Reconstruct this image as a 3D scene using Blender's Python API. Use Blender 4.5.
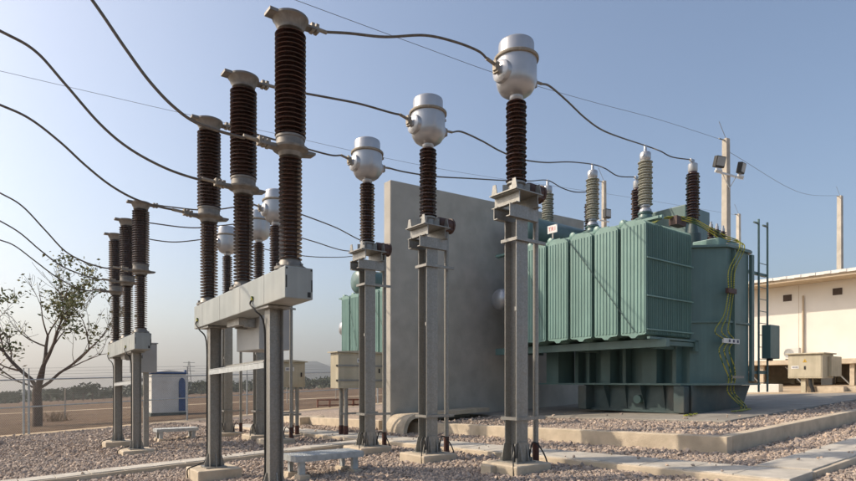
import bpy, math, random
import numpy as np
from mathutils import Vector, Matrix
random.seed(7); rng = np.random.default_rng(11)
for o in list(bpy.data.objects): bpy.data.objects.remove(o)
scn = bpy.context.scene
col = scn.collection

# ---------------------------------------------------------------- camera, sky, sun, exposure
F, CX, CY, HY, EYE = 577.0, 428.0, 240.5, 380.9, 1.40     # focal length and horizon in photograph pixels, eye height in metres
cam = bpy.data.cameras.new('camera'); camo = bpy.data.objects.new('camera', cam); col.objects.link(camo)
camo.location = (0, 0, EYE); camo.rotation_euler = (math.pi/2, 0, 0)
cam.sensor_width = 36; cam.lens = F/856*36; cam.shift_y = (HY-CY)/856
cam.clip_start = 0.1; cam.clip_end = 20000
scn.camera = camo
SUN_EL = math.radians(38)
SDIR = Vector((-0.992*math.cos(SUN_EL), 0.125*math.cos(SUN_EL), math.sin(SUN_EL))).normalized()
w = bpy.data.worlds.new('World'); scn.world = w; w.use_nodes = True
nt = w.node_tree; bg = nt.nodes['Background']
sky = nt.nodes.new('ShaderNodeTexSky'); sky.sky_type = 'NISHITA'; sky.sun_disc = False
sky.sun_elevation = SUN_EL; sky.sun_rotation = math.atan2(SDIR.x, SDIR.y)
sky.air_density = 1.0; sky.dust_density = 2.5; sky.ozone_density = 0.5; sky.altitude = 200
nt.links.new(sky.outputs['Color'], bg.inputs['Color']); bg.inputs['Strength'].default_value = 0.135
sl = bpy.data.lights.new('sun', 'SUN'); sl.energy = 3.6; sl.angle = math.radians(0.6); sl.color = (1.0, 0.87, 0.70)
so = bpy.data.objects.new('sun', sl); col.objects.link(so); so.rotation_euler = SDIR.to_track_quat('Z', 'Y').to_euler(); so.location = (-20, 0, 30)
scn.view_settings.view_transform = 'Standard'; scn.view_settings.look = 'None'; scn.view_settings.gamma = 1
scn.view_settings.exposure = 0.45
try: scn.view_settings.use_curve_mapping = False
except Exception: pass
scn.render.engine = 'CYCLES'

# ---------------------------------------------------------------- site geometry helpers
SLOPE = 0.0477                                   # the site falls gently towards the field on the left
def G(X, Y=0): return SLOPE*X
TH = math.radians(37.5)
B = Vector((math.cos(TH), math.sin(TH), 0))      # direction of the bays (breaker -> transformer)
A = Vector((-math.sin(TH), math.cos(TH), 0))     # direction of the rows (phase to phase)
def px(x, y, Y): return Vector(((x-CX)/F*Y, Y, EYE + (HY-y)/F*Y))
def pxg(x, y, off=0.0):
    u, v = (x-CX)/F, (HY-y)/F
    Y = (EYE-off)/(SLOPE*u-v); return Vector((u*Y, Y, SLOPE*u*Y+off))
def pxplane(x, y, P, d):                          # pixel ray met by the upright plane through P along d
    u = (x-CX)/F
    t = (u*P.y-P.x)/(d.x-u*d.y); Y = P.y+d.y*t
    return px(x, y, Y)
K = Vector((4.77, 9.2, 0))                        # outer corner of the transformer bund
def L(x, y, off=0.0):
    p = K+B*x+A*y; return Vector((p.x, p.y, G(p.x)+off))

# ---------------------------------------------------------------- materials
def mat(name, c1, c2=None, rough=0.6, metal=0.0, scale=6.0, bump=0.0, bscale=None, spec=0.5, coord='Object', streak=False, dirt=None, detail=6, contrast=(0.35, 0.65), roughvar=0.12, island=None):
    m = bpy.data.materials.new(name); m.use_nodes = True
    n, l = m.node_tree.nodes, m.node_tree.links
    p = n['Principled BSDF']; p.inputs['Roughness'].default_value = rough; p.inputs['Metallic'].default_value = metal
    p.inputs['Specular IOR Level'].default_value = spec
    tc = n.new('ShaderNodeTexCoord'); src = tc.outputs[coord]
    def noise(sc, det=detail, sx=None):
        t = n.new('ShaderNodeTexNoise'); t.inputs['Scale'].default_value = sc; t.inputs['Detail'].default_value = det
        if sx:
            mp = n.new('ShaderNodeMapping'); mp.inputs['Scale'].default_value = sx; l.new(src, mp.inputs['Vector']); l.new(mp.outputs['Vector'], t.inputs['Vector'])
        else: l.new(src, t.inputs['Vector'])
        return t.outputs['Fac']
    def ramp(f, a, b, ca, cb):
        r = n.new('ShaderNodeValToRGB'); r.color_ramp.elements[0].position = a; r.color_ramp.elements[1].position = b
        r.color_ramp.elements[0].color = (*ca, 1); r.color_ramp.elements[1].color = (*cb, 1); l.new(f, r.inputs['Fac']); return r.outputs['Color']
    c2 = c2 or tuple(min(1, v*1.25) for v in c1)
    f = noise(scale); colr = ramp(f, contrast[0], contrast[1], c1, c2)
    def mix(a, b, fac, typ='MIX'):
        x = n.new('ShaderNodeMix'); x.data_type = 'RGBA'; x.blend_type = typ
        if hasattr(fac, 'links') or not isinstance(fac, (int, float)): l.new(fac, x.inputs[0])
        else: x.inputs[0].default_value = fac
        l.new(a, x.inputs[6]); l.new(b, x.inputs[7]); return x.outputs[2]
    if streak:
        s = ramp(noise(1.0, 5, (7, 7, 0.35)), 0.42, 0.72, (0.86, 0.845, 0.82), (1.08, 1.07, 1.04)); colr = mix(colr, s, 0.75, 'MULTIPLY')
    if dirt:
        d = noise(scale*0.35, 8); rr = n.new('ShaderNodeValToRGB'); rr.color_ramp.elements[0].position = 0.52; rr.color_ramp.elements[1].position = 0.72; l.new(d, rr.inputs['Fac'])
        rgb = n.new('ShaderNodeRGB'); rgb.outputs[0].default_value = (*dirt, 1)
        mf = n.new('ShaderNodeMath'); mf.operation = 'MULTIPLY'; mf.inputs[1].default_value = 0.55; l.new(rr.outputs['Color'], mf.inputs[0])
        colr = mix(colr, rgb.outputs[0], mf.outputs[0])
    if island:
        g = n.new('ShaderNodeNewGeometry'); r = n.new('ShaderNodeValToRGB'); r.color_ramp.interpolation = 'LINEAR'
        els = r.color_ramp.elements
        for i, c in enumerate(island):
            e = els[i] if i < 2 else els.new(0.5)
            e.position = i/(len(island)-1); e.color = (*c, 1)
        for i, e in enumerate(sorted(els, key=lambda q: q.position)): pass
        l.new(g.outputs['Random Per Island'], r.inputs['Fac'])
        colr = mix(r.outputs['Color'], colr, 0.25)
    l.new(colr, p.inputs['Base Color'])
    if roughvar:
        mr = n.new('ShaderNodeMapRange'); mr.inputs[3].default_value = max(0.03, rough-roughvar); mr.inputs[4].default_value = min(1, rough+roughvar); l.new(noise(scale*2.3), mr.inputs[0]); l.new(mr.outputs[0], p.inputs['Roughness'])
    if bump:
        bm = n.new('ShaderNodeBump'); bm.inputs['Strength'].default_value = min(1, bump); bm.inputs['Distance'].default_value = 0.02; l.new(noise(bscale or scale*6, 8), bm.inputs['Height']); l.new(bm.outputs['Normal'], p.inputs['Normal'])
    return m
M = {}
M['galv'] = mat('galvanised_steel', (.255, .252, .238), (.32, .315, .298), rough=.45, metal=.45, scale=38, dirt=(.235, .21, .175), streak=True)
M['galv_pale'] = mat('galvanised_plate', (.36, .38, .38), (.48, .5, .5), rough=.5, metal=.25, scale=14)
M['clamp'] = mat('cast_aluminium_clamp', (.22, .19, .15), (.31, .27, .215), rough=.6, metal=.3, scale=25)
M['cap'] = mat('cast_flange_grey', (.155, .143, .125), (.235, .218, .195), rough=.55, metal=.35, scale=12, dirt=(.16, .13, .1))
M['porc'] = mat('brown_porcelain', (.030, .0125, .0085), (.048, .020, .0135), rough=.13, scale=5, spec=.7, roughvar=.05)
M['porcg'] = mat('grey_porcelain', (.33, .33, .28), (.42, .41, .35), rough=.25, scale=5, spec=.6)
M['head'] = mat('silver_paint', (.38, .385, .40), (.46, .465, .48), rough=.33, metal=.5, scale=3, roughvar=.06)
M['beam'] = mat('pale_grey_enamel', (.27, .295, .29), (.32, .345, .34), rough=.42, scale=2.5, dirt=(.38, .36, .31), streak=True)
M['boxgrey'] = mat('grey_cabinet_paint', (.33, .335, .33), (.38, .385, .375), rough=.42, scale=3)
M['cream'] = mat('cream_cabinet_paint', (.45, .405, .30), (.51, .46, .35), rough=.5, scale=3, streak=True)
M['teal'] = mat('teal_paint_shade_darkened', (.085, .155, .150), (.108, .188, .180), rough=.4, scale=1.6, dirt=(.125, .165, .15), streak=True)  # darker copy of the radiator paint; the tank's shade is put into the colour
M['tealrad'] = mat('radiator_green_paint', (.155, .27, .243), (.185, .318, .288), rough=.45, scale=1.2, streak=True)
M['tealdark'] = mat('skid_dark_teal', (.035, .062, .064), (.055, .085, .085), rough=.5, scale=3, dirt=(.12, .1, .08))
M['white'] = mat('white_enamel', (.62, .62, .6), (.72, .72, .7), rough=.4, scale=4)
M['red'] = mat('red_lettering', (.5, .03, .03), (.55, .04, .04), rough=.5)
M['ink'] = mat('dark_ink', (.05, .05, .1), (.07, .07, .12), rough=.6)
M['black'] = mat('black_rubber', (.012, .012, .012), (.025, .024, .022), rough=.6, scale=20)
M['rust'] = mat('rust_red_primer', (.05, .02, .015), (.095, .035, .025), rough=.8, scale=15, bump=.2)
M['ctbox'] = mat('brown_terminal_box', (.055, .026, .02), (.085, .042, .03), rough=.6, scale=12)
M['conc'] = mat('weathered_concrete', (.47, .39, .285), (.60, .50, .375), rough=.85, scale=4, bump=.35, bscale=40, dirt=(.34, .275, .205), roughvar=.05)
M['cover'] = mat('trench_cover_concrete', (.42, .385, .33), (.54, .495, .425), rough=.85, scale=5, bump=.3, bscale=60, dirt=(.31, .275, .225), roughvar=.05)
M['slabc'] = mat('plinth_concrete_shade_darkened', (.24, .22, .19), (.31, .285, .245), rough=.88, scale=2.5, bump=.3, bscale=50, dirt=(.18, .16, .135), roughvar=.05)  # concrete darkened all over so its colour carries the transformer's shadow
M['wall'] = mat('cast_fire_wall_concrete', (.38, .355, .31), (.46, .43, .38), rough=.9, scale=2.2, bump=.3, bscale=25, dirt=(.36, .335, .295), roughvar=.05)
M['pole'] = mat('concrete_pole', (.40, .36, .30), (.5, .45, .38), rough=.85, scale=3, bump=.2)
M['wire'] = mat('aluminium_conductor', (.10, .085, .07), (.16, .14, .115), rough=.6, metal=.3, scale=40)
M['cream_wall'] = mat('painted_render_wall', (.72, .68, .61), (.78, .74, .67), rough=.8, scale=.7, dirt=(.65, .61, .54), bump=.1, bscale=30)
M['soffit'] = mat('tan_soffit', (.45, .36, .25), (.52, .42, .3), rough=.8, scale=3)
M['roofw'] = mat('white_roof_sheet', (.68, .66, .62), (.78, .76, .72), rough=.5, scale=3)
M['brown'] = mat('brown_louvre', (.07, .045, .03), (.1, .065, .045), rough=.7)
M['blue'] = mat('blue_plastic', (.012, .06, .18), (.02, .085, .23), rough=.45, scale=3)
M['offwhite'] = mat('off_white_plastic', (.62, .60, .55), (.70, .68, .63), rough=.55, scale=2, dirt=(.55, .5, .43))
M['yg'] = None
M['bark'] = mat('tree_bark', (.10, .07, .05), (.17, .12, .09), rough=.9, scale=14, bump=.6)
M['leaf'] = mat('green_leaves', (.06, .085, .02), (.13, .15, .045), rough=.7, scale=3, island=[(.08, .10, .02), (.17, .17, .05), (.25, .22, .09)])
M['farleaf'] = mat('far_foliage', (.03, .045, .02), (.07, .085, .04), rough=.8, scale=.5)
M['straw'] = mat('dry_brush', (.12, .08, .04), (.22, .15, .08), rough=.9, scale=5)
M['steelred'] = mat('rusty_steel', (.14, .05, .03), (.25, .09, .05), rough=.8, scale=9)
STONES = [(.13, .108, .092), (.46, .355, .27), (.68, .53, .395), (.29, .235, .195), (.78, .65, .505), (.17, .147, .13), (.57, .43, .33), (.38, .32, .27)]
M['stone'] = mat('crushed_stone', (.22, .16, .14), (.4, .31, .25), rough=.85, scale=60, island=STONES, roughvar=.05)
def stripe_mat():
    m = mat('earth_cable_yellow_green', (.40, .36, .03), (.48, .42, .05), rough=.5, scale=5)
    n, l = m.node_tree.nodes, m.node_tree.links; p = n['Principled BSDF']
    t = n.new('ShaderNodeTexWave'); t.inputs['Scale'].default_value = 11; t.wave_type = 'BANDS'; t.bands_direction = 'DIAGONAL'
    tc = n.new('ShaderNodeTexCoord'); l.new(tc.outputs['Object'], t.inputs['Vector'])
    r = n.new('ShaderNodeValToRGB'); r.color_ramp.interpolation = 'CONSTANT'
    r.color_ramp.elements[0].color = (.46, .41, .04, 1); r.color_ramp.elements[1].color = (.03, .1, .03, 1); r.color_ramp.elements[1].position = .6
    l.new(t.outputs['Fac'], r.inputs['Fac']); l.new(r.outputs['Color'], p.inputs['Base Color']); return m
M['yg'] = stripe_mat()

def ground_mat(name, cols, scales, bump, cell=None):
    m = bpy.data.materials.new(name); m.use_nodes = True
    n, l = m.node_tree.nodes, m.node_tree.links; p = n['Principled BSDF']; p.inputs['Roughness'].default_value = .95; p.inputs['Specular IOR Level'].default_value = .15
    g = n.new('ShaderNodeNewGeometry')
    last = None; hs = []
    for i, (c, s) in enumerate(zip(cols, scales)):
        t = n.new('ShaderNodeTexNoise'); t.inputs['Scale'].default_value = s; t.inputs['Detail'].default_value = 9; t.inputs['Roughness'].default_value = .65
        l.new(g.outputs['Position'], t.inputs['Vector'])
        r = n.new('ShaderNodeValToRGB'); r.color_ramp.elements[0].position = .41; r.color_ramp.elements[1].position = .60
        r.color_ramp.elements[0].color = (*c[0], 1); r.color_ramp.elements[1].color = (*c[1], 1); l.new(t.outputs['Fac'], r.inputs['Fac']); hs.append(t.outputs['Fac'])
        if last is None: last = r.outputs['Color']
        else:
            x = n.new('ShaderNodeMix'); x.data_type = 'RGBA'; x.inputs[0].default_value = .5; l.new(last, x.inputs[6]); l.new(r.outputs['Color'], x.inputs[7]); last = x.outputs[2]
    h = hs[-1]
    if cell:
        v = n.new('ShaderNodeTexVoronoi'); v.inputs['Scale'].default_value = cell; l.new(g.outputs['Position'], v.inputs['Vector'])
        r = n.new('ShaderNodeValToRGB'); els = r.color_ramp.elements; r.color_ramp.interpolation = 'LINEAR'
        for i, c in enumerate(STONES):
            e = els[i] if i < 2 else els.new(.5)
            e.position = i/(len(STONES)-1); e.color = (*c, 1)
        sep = n.new('ShaderNodeSeparateColor'); l.new(v.outputs['Color'], sep.inputs[0]); l.new(sep.outputs[0], r.inputs['Fac'])
        x = n.new('ShaderNodeMix'); x.data_type = 'RGBA'; x.inputs[0].default_value = .8; l.new(last, x.inputs[6]); l.new(r.outputs['Color'], x.inputs[7]); last = x.outputs[2]
        inv = n.new('ShaderNodeMath'); inv.operation = 'SUBTRACT'; inv.inputs[0].default_value = 1; l.new(v.outputs['Distance'], inv.inputs[1]); h = inv.outputs[0]
    l.new(last, p.inputs['Base Color'])
    b = n.new('ShaderNodeBump'); b.inputs['Strength'].default_value = 1; b.inputs['Distance'].default_value = bump; l.new(h, b.inputs['Height']); l.new(b.outputs['Normal'], p.inputs['Normal'])
    return m
M['field'] = ground_mat('ploughed_earth', [((.085, .05, .03), (.19, .12, .075)), ((.11, .072, .045), (.30, .22, .13)), ((.07, .043, .029), (.20, .13, .085))], [.05, .22, 1.6], .3)
M['gravelbed'] = ground_mat('gravel_surface', [((.14, .105, .095), (.33, .255, .21))], [14.0], .03, cell=17)
M['sand'] = ground_mat('sandy_track', [((.42, .33, .22), (.52, .42, .3)), ((.36, .27, .18), (.48, .38, .27))], [.4, 3.0], .02)
M['hill'] = ground_mat('hill_forest', [((.035, .045, .03), (.06, .065, .045)), ((.03, .04, .028), (.07, .07, .05))], [.004, .02], 2.0)

# ---------------------------------------------------------------- mesh builder
class MB:
    def __init__(s): s.v, s.f, s.sm = [], [], []
    def add(s, vs, fs, smooth=False):
        o = len(s.v); s.v += [tuple(v) for v in vs]; s.f += [tuple(i+o for i in f) for f in fs]; s.sm += [smooth]*len(fs); return s
    def box(s, x0, x1, y0, y1, z0, z1, M4=None, kz=0.0):
        vs = [Vector((x, y, z+kz*y)) for z in (z0, z1) for y in (y0, y1) for x in (x0, x1)]
        if M4 is not None: vs = [M4 @ v for v in vs]
        return s.add(vs, [(0, 2, 3, 1), (4, 5, 7, 6), (0, 1, 5, 4), (1, 3, 7, 5), (3, 2, 6, 7), (2, 0, 4, 6)])
    def prism(s, poly, h0, h1, fn=None, smooth=False):         # poly of 2-D points extruded from h0 to h1; fn maps (p,q,h) to a point
        fn = fn or (lambda p, q, h: (p, q, h)); n = len(poly)
        vs = [fn(p, q, h0) for p, q in poly]+[fn(p, q, h1) for p, q in poly]
        s.add(vs, [tuple(range(n))[::-1], tuple(range(n, 2*n))])
        o = len(s.v)-2*n
        for i in range(n):
            j = (i+1) % n; s.f.append((o+i, o+j, o+n+j, o+n+i)); s.sm.append(smooth)
        return s
    def lathe(s, prof, c=(0, 0, 0), n=20, axis='z', smooth=True):
        c = Vector(c); vs = []
        for r, h in prof:
            for i in range(n):
                a = 2*math.pi*i/n; p, q = r*math.cos(a), r*math.sin(a)
                vs.append(c+Vector({'z': (p, q, h), 'x': (h, p, q), 'y': (q, h, p)}[axis]))
        fs = []
        for k in range(len(prof)-1):
            for i in range(n):
                j = (i+1) % n; fs.append((k*n+i, k*n+j, (k+1)*n+j, (k+1)*n+i))
        s.add(vs, fs, smooth)
        o = len(s.v)-len(vs)
        if prof[0][0] > 1e-5: s.f.append(tuple(o+i for i in range(n))[::-1]); s.sm.append(False)
        if prof[-1][0] > 1e-5: s.f.append(tuple(o+(len(prof)-1)*n+i for i in range(n))); s.sm.append(False)
        return s
    def cyl(s, p0, p1, r, n=10, r1=None): return s.tube([p0, p1], [r, r if r1 is None else r1], n)
    def tube(s, pts, r, n=8):
        pts = [Vector(p) for p in pts]; rs = r if isinstance(r, (list, tuple)) else [r]*len(pts)
        vs = []; up = None
        for i, p in enumerate(pts):
            d = (pts[min(i+1, len(pts)-1)]-pts[max(i-1, 0)]).normalized()
            if up is None: up = Vector((0, 0, 1)) if abs(d.z) < .9 else Vector((1, 0, 0))
            e1 = d.cross(up).normalized(); e2 = d.cross(e1).normalized(); up = -e2 if (-e2).dot(up) > 0 else e2
            for k in range(n):
                a = 2*math.pi*k/n; vs.append(p+(e1*math.cos(a)+e2*math.sin(a))*rs[i])
        fs = []
        for i in range(len(pts)-1):
            for k in range(n):
                j = (k+1) % n; fs.append((i*n+k, i*n+j, (i+1)*n+j, (i+1)*n+k))
        s.add(vs, fs, True)
        o = len(s.v)-len(vs)
        s.f += [tuple(o+k for k in range(n))[::-1], tuple(o+(len(pts)-1)*n+k for k in range(n))]; s.sm += [False, False]
        return s
    def hbeam(s, cx, cy, z0, z1, w=.2, d=.2, t=.014):            # flanges face +-y, web in the middle
        s.box(cx-w/2, cx+w/2, cy-d/2, cy-d/2+t, z0, z1); s.box(cx-w/2, cx+w/2, cy+d/2-t, cy+d/2, z0, z1)
        s.box(cx-t/2, cx+t/2, cy-d/2+t, cy+d/2-t, z0, z1); return s
    def build(s, name, m, parent=None, bevel=0.0, loc=None, smooth_angle=40):
        me = bpy.data.meshes.new(name); me.from_pydata(s.v, [], s.f); me.materials.append(M[m] if isinstance(m, str) else m)
        me.polygons.foreach_set('use_smooth', s.sm); me.update()
        if any(s.sm): me.set_sharp_from_angle(angle=math.radians(smooth_angle))
        o = bpy.data.objects.new(name, me); col.objects.link(o)
        if parent is not None: o.parent = parent
        if loc is not None: o.location = loc
        if bevel:
            b = o.modifiers.new('bevel', 'BEVEL'); b.width = bevel; b.segments = 2; b.limit_method = 'ANGLE'; b.angle_limit = math.radians(50)
        return o
def tag(o, label=None, cat=None, group=None, kind=None):
    if label: o['label'] = label
    if cat: o['category'] = cat
    if group: o['group'] = group
    if kind: o['kind'] = kind
    return o
def thing(name, label, cat, loc=(0, 0, 0), rz=0.0, group=None):
    o = bpy.data.objects.new(name, None); col.objects.link(o); o.location = loc; o.rotation_euler = (0, 0, rz); o.empty_display_size = .2
    return tag(o, label, cat, group)
def copy_tree(o, parent=None, loc=None, label=None):
    c = o.copy(); col.objects.link(c)
    if parent is not None: c.parent = parent
    if loc is not None: c.location = loc
    if label: c['label'] = label
    for ch in [x for x in bpy.data.objects if x.parent == o]: copy_tree(ch, c)
    return c
def sheds(z0, z1, n, rc, rs, rs2=None):
    p = (z1-z0)/n; out = []
    for i in range(n):
        z = z0+i*p; r = rs if (rs2 is None or i % 2 == 0) else rs2
        out += [(rc, z), (rc+.5*(r-rc), z+.02*p), (r-.003, z+.04*p), (r, z+.13*p), (r-.005, z+.26*p), (rc+.35*(r-rc), z+.46*p), (rc, z+.62*p)]
    out.append((rc, z1)); return out
def catmull(P, n=8):
    P = [Vector(p) for p in P]; Q = [P[0]*2-P[1]]+P+[P[-1]*2-P[-2]]; out = []
    for i in range(1, len(Q)-2):
        for k in range(n):
            t = k/n; a, b, c, d = Q[i-1], Q[i], Q[i+1], Q[i+2]
            out.append(.5*((2*b)+(c-a)*t+(2*a-5*b+4*c-d)*t*t+(3*b-a-3*c+d)*t**3))
    out.append(P[-1]); return out
def slab(poly, o0, o1): # list of local yard points, offsets above the ground
    mb = MB(); n = len(poly)
    lo = [L(x, y, o0) for x, y in poly]; hi = [L(x, y, o1) for x, y in poly]
    mb.add(lo+hi, [tuple(range(n))[::-1], tuple(range(n, 2*n))]+[(i, (i+1) % n, n+(i+1) % n, n+i) for i in range(n)]); return mb

# ---------------------------------------------------------------- setting: ground sheets, hills
R_ = 5200.0
nx = 26
vs, fs = [], []
def gsheet(name, pts, off, m):
    mb = MB(); mb.add([(x, y, G(x)+off) for x, y in pts], [tuple(range(len(pts)))]); return tag(mb.build(name, m), kind='structure')
gsheet('ground', [(-R_, -300), (R_, -300), (R_, R_), (-R_, R_)], -.012, 'field')
FD = Vector((.623, .782, 0)); FN = Vector((.782, -.623, 0)); F0 = Vector((-16.5, 23.7, 0))
def FP(t, off): q = F0+FD*t+FN*off; return (q.x, q.y)
gsheet('gravel_bed', [(-22, -6), (34, -6), (30, 14), (19, 33), (12, 55), FP(36, 1.6), FP(10, 1.2), FP(0, 1.5), FP(-32, 1.5)], -.006, 'gravelbed')
gsheet('sandy_track', [(9.5, 22.5), (14.5, 20.0), (40, 20.5), (60, 28), (60, 75), (24, 60)], .002, 'sand')
gsheet('dirt_verge', [FP(-32, 1.5), FP(0, 1.45), FP(10, 1.15), FP(36, 1.55), FP(36, -.8), FP(-32, -.9)], -.002, 'sand')
t1 = pxg(150, 424); 
gsheet('field_track', [(-60, 62), (-12, 66), (30, 80), (30, 84), (-12, 69.5), (-60, 65)], .0, 'sand')
def hills(name, base, amp, Y, x0, x1, seed):
    r = random.Random(seed); mb = MB(); n = 70; ph = [r.uniform(0, 6.28) for _ in range(6)]
    rows = 7; vs = []
    for j in range(rows):
        f = j/(rows-1)
        for i in range(n):
            x = x0+(x1-x0)*i/(n-1)
            h = base(x)*(1+.10*math.sin(x*.004+ph[0])+.06*math.sin(x*.011+ph[1])+.03*math.sin(x*.03+ph[2]))
            prof = math.sin(math.pi*min(1, f*1.0))
            vs.append((x, Y+f*amp, G(x)-12+h*prof*(1+.12*math.sin(x*.008+f*7+ph[3]))))
    fs = [(j*n+i, j*n+i+1, (j+1)*n+i+1, (j+1)*n+i) for j in range(rows-1) for i in range(n-1)]
    mb.add(vs, fs, True); return tag(mb.build(name, 'hill'), kind='structure')
hills('hills', lambda x: 12+150*math.exp(-((x+760)/330)**2)+60*math.exp(-((x+1250)/260)**2)+28*math.exp(-((x+2100)/500)**2), 1100, 3000, -3400, 1800, 3)

# ---------------------------------------------------------------- bund kerbs, plinth, trenches, fire wall
def kerb_run(parent, name, pts, w, h, m='conc', closed=False):
    for (x0, y0), (x1, y1) in zip(pts[:-1], pts[1:]):
        if x0 == x1: poly = [(x0, min(y0, y1)), (x0+w, min(y0, y1)), (x0+w, max(y0, y1)), (x0, max(y0, y1))]
        else: poly = [(min(x0, x1), y0), (max(x0, x1), y0), (max(x0, x1), y0+w), (min(x0, x1), y0+w)]
        slab(poly, -.1, h).build(name, m, parent, bevel=.012)
bund = thing('bund_kerb', 'low concrete kerb around the gravel bed of the transformer with the ladder', 'kerb')
kerb_run(bund, 'kerb_side', [(0, 9.1), (0, 0)], .2, .28); kerb_run(bund, 'kerb_side', [(.203, 0), (14, 0)], .2, .283)
bund2 = thing('bund_kerb', 'low concrete kerb beyond the fire wall by the cream cabinets', 'kerb')
kerb_run(bund2, 'kerb_side', [(0.02, 10.3), (0.02, 19.5)], .2, .28)
tag(slab([(.2, .2), (2.6, .2), (2.6, 9.1), (.2, 9.1)], .0, .235).build('bund_gravel', 'gravelbed'), kind='structure')
tag(slab([(2.61, .2), (14, .2), (14, 1.25), (2.61, 1.25)], .0, .235).build('bund_gravel', 'gravelbed'), kind='structure')
tag(slab([(2.6, 1.25), (14, 1.25), (14, 9.1), (2.6, 9.1)], -.02, .30).build('transformer_plinth', 'slabc', bevel=.015), kind='structure')
tag(slab([(.25, 10.3), (14, 10.3), (14, 19), (.25, 19)], -.02, .2).build('bund_gravel', 'gravelbed'), kind='structure')
def trench(label, axis, lo, hi, s0, s1, piece, h=.10, pw=.09):
    t = thing('cable_trench', label, 'trench')
    def P(a0, a1, c0, c1): return [(c0, a0), (c1, a0), (c1, a1), (c0, a1)] if axis == 'y' else [(a0, c0), (a1, c0), (a1, c1), (a0, c1)]
    slab(P(s0, s1, lo, lo+pw), -.15, h-.004).build('trench_wall', 'conc', t, bevel=.01)
    slab(P(s0, s1, hi-pw, hi), -.15, h-.004).build('trench_wall', 'conc', t, bevel=.01)
    s = s0+.01; i = 0
    while s < s1-.05:
        e = min(s+piece, s1)-.008
        dz = random.uniform(-.004, .005); dl = random.uniform(-.006, .006)
        slab(P(s, e, lo+.055+dl, hi-.055+dl), -.02, h+.012+dz).build('cover_slab', 'cover', t, bevel=.006); s = e+.008+random.uniform(0, .006); i += 1
    return t
trench('concrete cable trench with cover slabs running behind the three near current transformers', 'y', -2.3, -1.5, -1.75, 17, .62)
trench('concrete cable trench with cover slabs passing the right side of the bund kerb', 'x', -1.75, -1.0, -1.49, 12, .62)
trench('narrower concrete cable trench with cover slabs crossing the gravel between the two breakers', 'x', 6.75, 7.35, -14, -2.31, .5)
wl = thing('fire_wall', 'tall grey cast concrete fire wall between the two transformers', 'wall')
slab([(-.33, 9.14), (8.35, 9.14), (8.35, 9.48), (-.33, 9.48)], -.1, 7.1)
def wall_pts():
    mb = MB(); zb, zt = -.2, 7.12
    c = [L(-.33, 9.14), L(8.35, 9.14), L(8.35, 9.48), L(-.33, 9.48)]
    mb.add([Vector((p.x, p.y, zb)) for p in c]+[Vector((p.x, p.y, zt-.04+.036*(-.33, 8.35, 8.35, -.33)[i])) for i, p in enumerate(c)], [(3, 2, 1, 0), (4, 5, 6, 7), (0, 1, 5, 4), (1, 2, 6, 5), (2, 3, 7, 6), (3, 0, 4, 7)]); return mb
wall_pts().build('wall_panel', 'wall', wl, bevel=.02)
# curved apron at the foot of the wall
ap = thing('concrete_apron', 'curved concrete apron slab at the foot of the fire wall', 'apron')
prof = [(-.55+.42-.42*math.cos(t), .02+.5*math.sin(t)) for t in [i*math.pi/2/8 for i in range(9)]]+[(2.6, .52), (2.6, .40), (-.13, .40)]+[(-.43+.30-.30*math.cos(t), .02+.38*math.sin(t)) for t in [math.pi/2-i*math.pi/2/8 for i in range(1, 9)]]
mb = MB(); mb.prism(prof, 8.2, 9.1, lambda p, q, h: L(p, h, q)); mb.build('apron_slab', 'conc', ap)
mb = MB(); mb.prism([(0.05, -.05), (.55, -.05), (.35, .39), (.12, .39)], 8.35, 9.05, lambda p, q, h: L(p, h, q)); mb.build('apron_support', 'conc', ap)

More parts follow.
